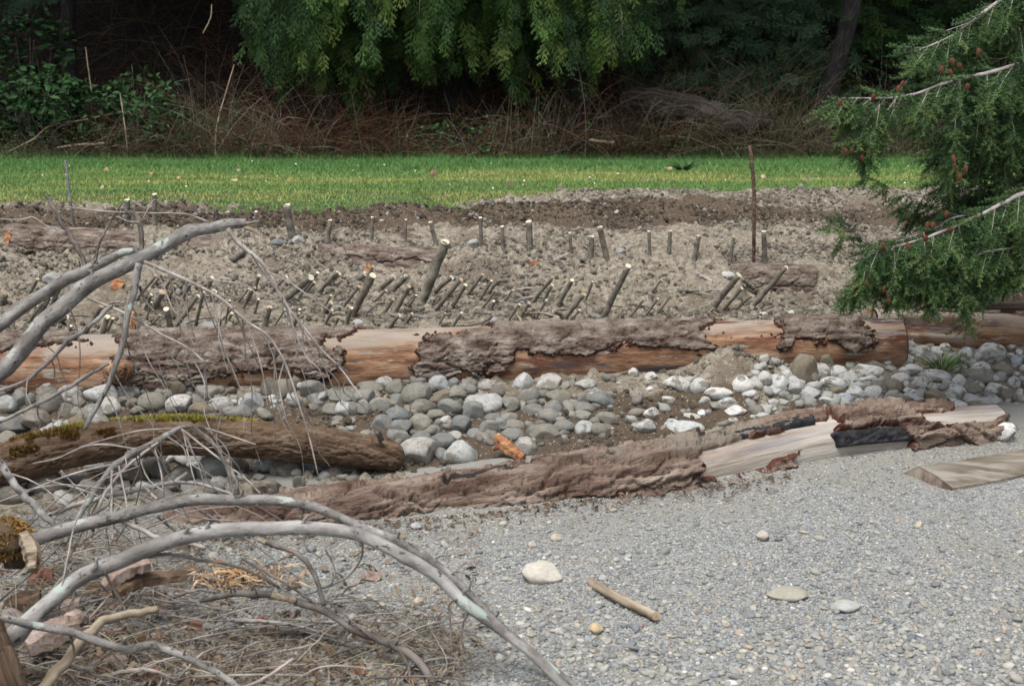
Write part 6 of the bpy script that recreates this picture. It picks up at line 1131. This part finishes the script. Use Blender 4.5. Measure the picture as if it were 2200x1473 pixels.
strips('fine_debris', 'fine straws and chips between the cobbles', 300, fn_cob, 'litter', 46)
def fn_straw2(rg): return on(rg.normal(1500, 40), rg.normal(672, 8), rg.uniform(.01, .04)), rg.uniform(.06, .15), rg.uniform(.002, .004), rg.uniform(.6, 1)
strips('dry_grass_wisps', 'dry straw wisps by the right-hand leaning stakes', 70, fn_straw2, 'litter', 47)
def fn_fine(rg):
    u = abs(rg.normal(0, 330)) if rg.random() < .6 else rg.uniform(0, 980); v = rg.uniform(1090, 1470) if u < 430 else rg.uniform(1300, 1472)
    p = on(u, v, rg.uniform(0, .03)); az = rg.uniform(0, 6.28)
    return p, np.array([math.cos(az), math.sin(az), rg.uniform(-.05, .5)]), rg.uniform(.08, .34), np.array([rg.normal(0, .5), rg.normal(0, .5), -rg.uniform(.1, .9)]), rg.uniform(.0009, .0024), rg.choice([.02, .15, .25, .6, .75, .9, 1.0])
stems('fine_twigs', 'fine grey and brown twigs matted over the lower left ground', 900, fn_fine, 'litter', 48, m=4, seg=6)
# thin twigs of the foreground tangle, each its own twig
rg = random.Random(12)
TAN = [(0,1290,120,1180,210,1050),(20,1240,90,1180,150,1090),(180,1340,260,1260,340,1240),(230,1120,320,1200,330,1290),(340,1110,420,1180,480,1260),(420,1090,520,1150,640,1240),(300,1300,420,1330,560,1330),(340,1390,470,1360,600,1340),(480,1350,640,1340,760,1350),(380,1460,440,1400,520,1380),(620,1470,700,1430,830,1440),(850,1480,880,1430,870,1390),(930,1360,960,1420,940,1470),(20,1450,120,1420,200,1440),(250,1480,330,1420,400,1440),(700,1180,720,1230,690,1290),(560,1230,660,1290,800,1290),(600,1400,680,1380,700,1340),(270,1170,290,1250,255,1310),(120,1180,160,1250,140,1330),(300,1060,420,1110,560,1120),(130,1010,190,1080,180,1150),(0,1080,120,1030,220,1010),(460,1070,560,1110,640,1180)]
for q in range(52):
    u0 = rg.uniform(-20, 900); v0 = rg.uniform(1180, 1465) if u0 < 420 else rg.uniform(1330, 1468); an = rg.uniform(-.7, .7); ln = rg.uniform(70, 240)
    TAN.append((u0, v0, u0+ln*.5, v0+math.sin(an)*ln*.3-rg.uniform(0, 18), u0+ln, min(1470, v0+math.sin(an)*ln*.55)))
TAN.sort()
for k, q in enumerate(TAN):
    pts = []
    for i in range(0, 6, 2):
        v = q[i+1]; pts.append(P(q[i], v, min(G(q[i], min(v+18, 1470))[1]-.03, 5.3)))
    r = rg.uniform(.0022, .0055)*(1.7 if k % 7 == 3 else 1); V, F, pc = tube(pts, [r, r*.8, r*.4], 22, 6, .06, k, knots=2)
    tag(mesh_np('loose_twig', V, F, M[rg.choice(['twig', 'branch_dark', 'branch', 'twig'])], attrs={'pc': pc}, org=pts[0]), f'thin bare twig in the lower left debris tangle, {ordw(k+1)} from left', 'twig', 'thin twigs in the lower left tangle')
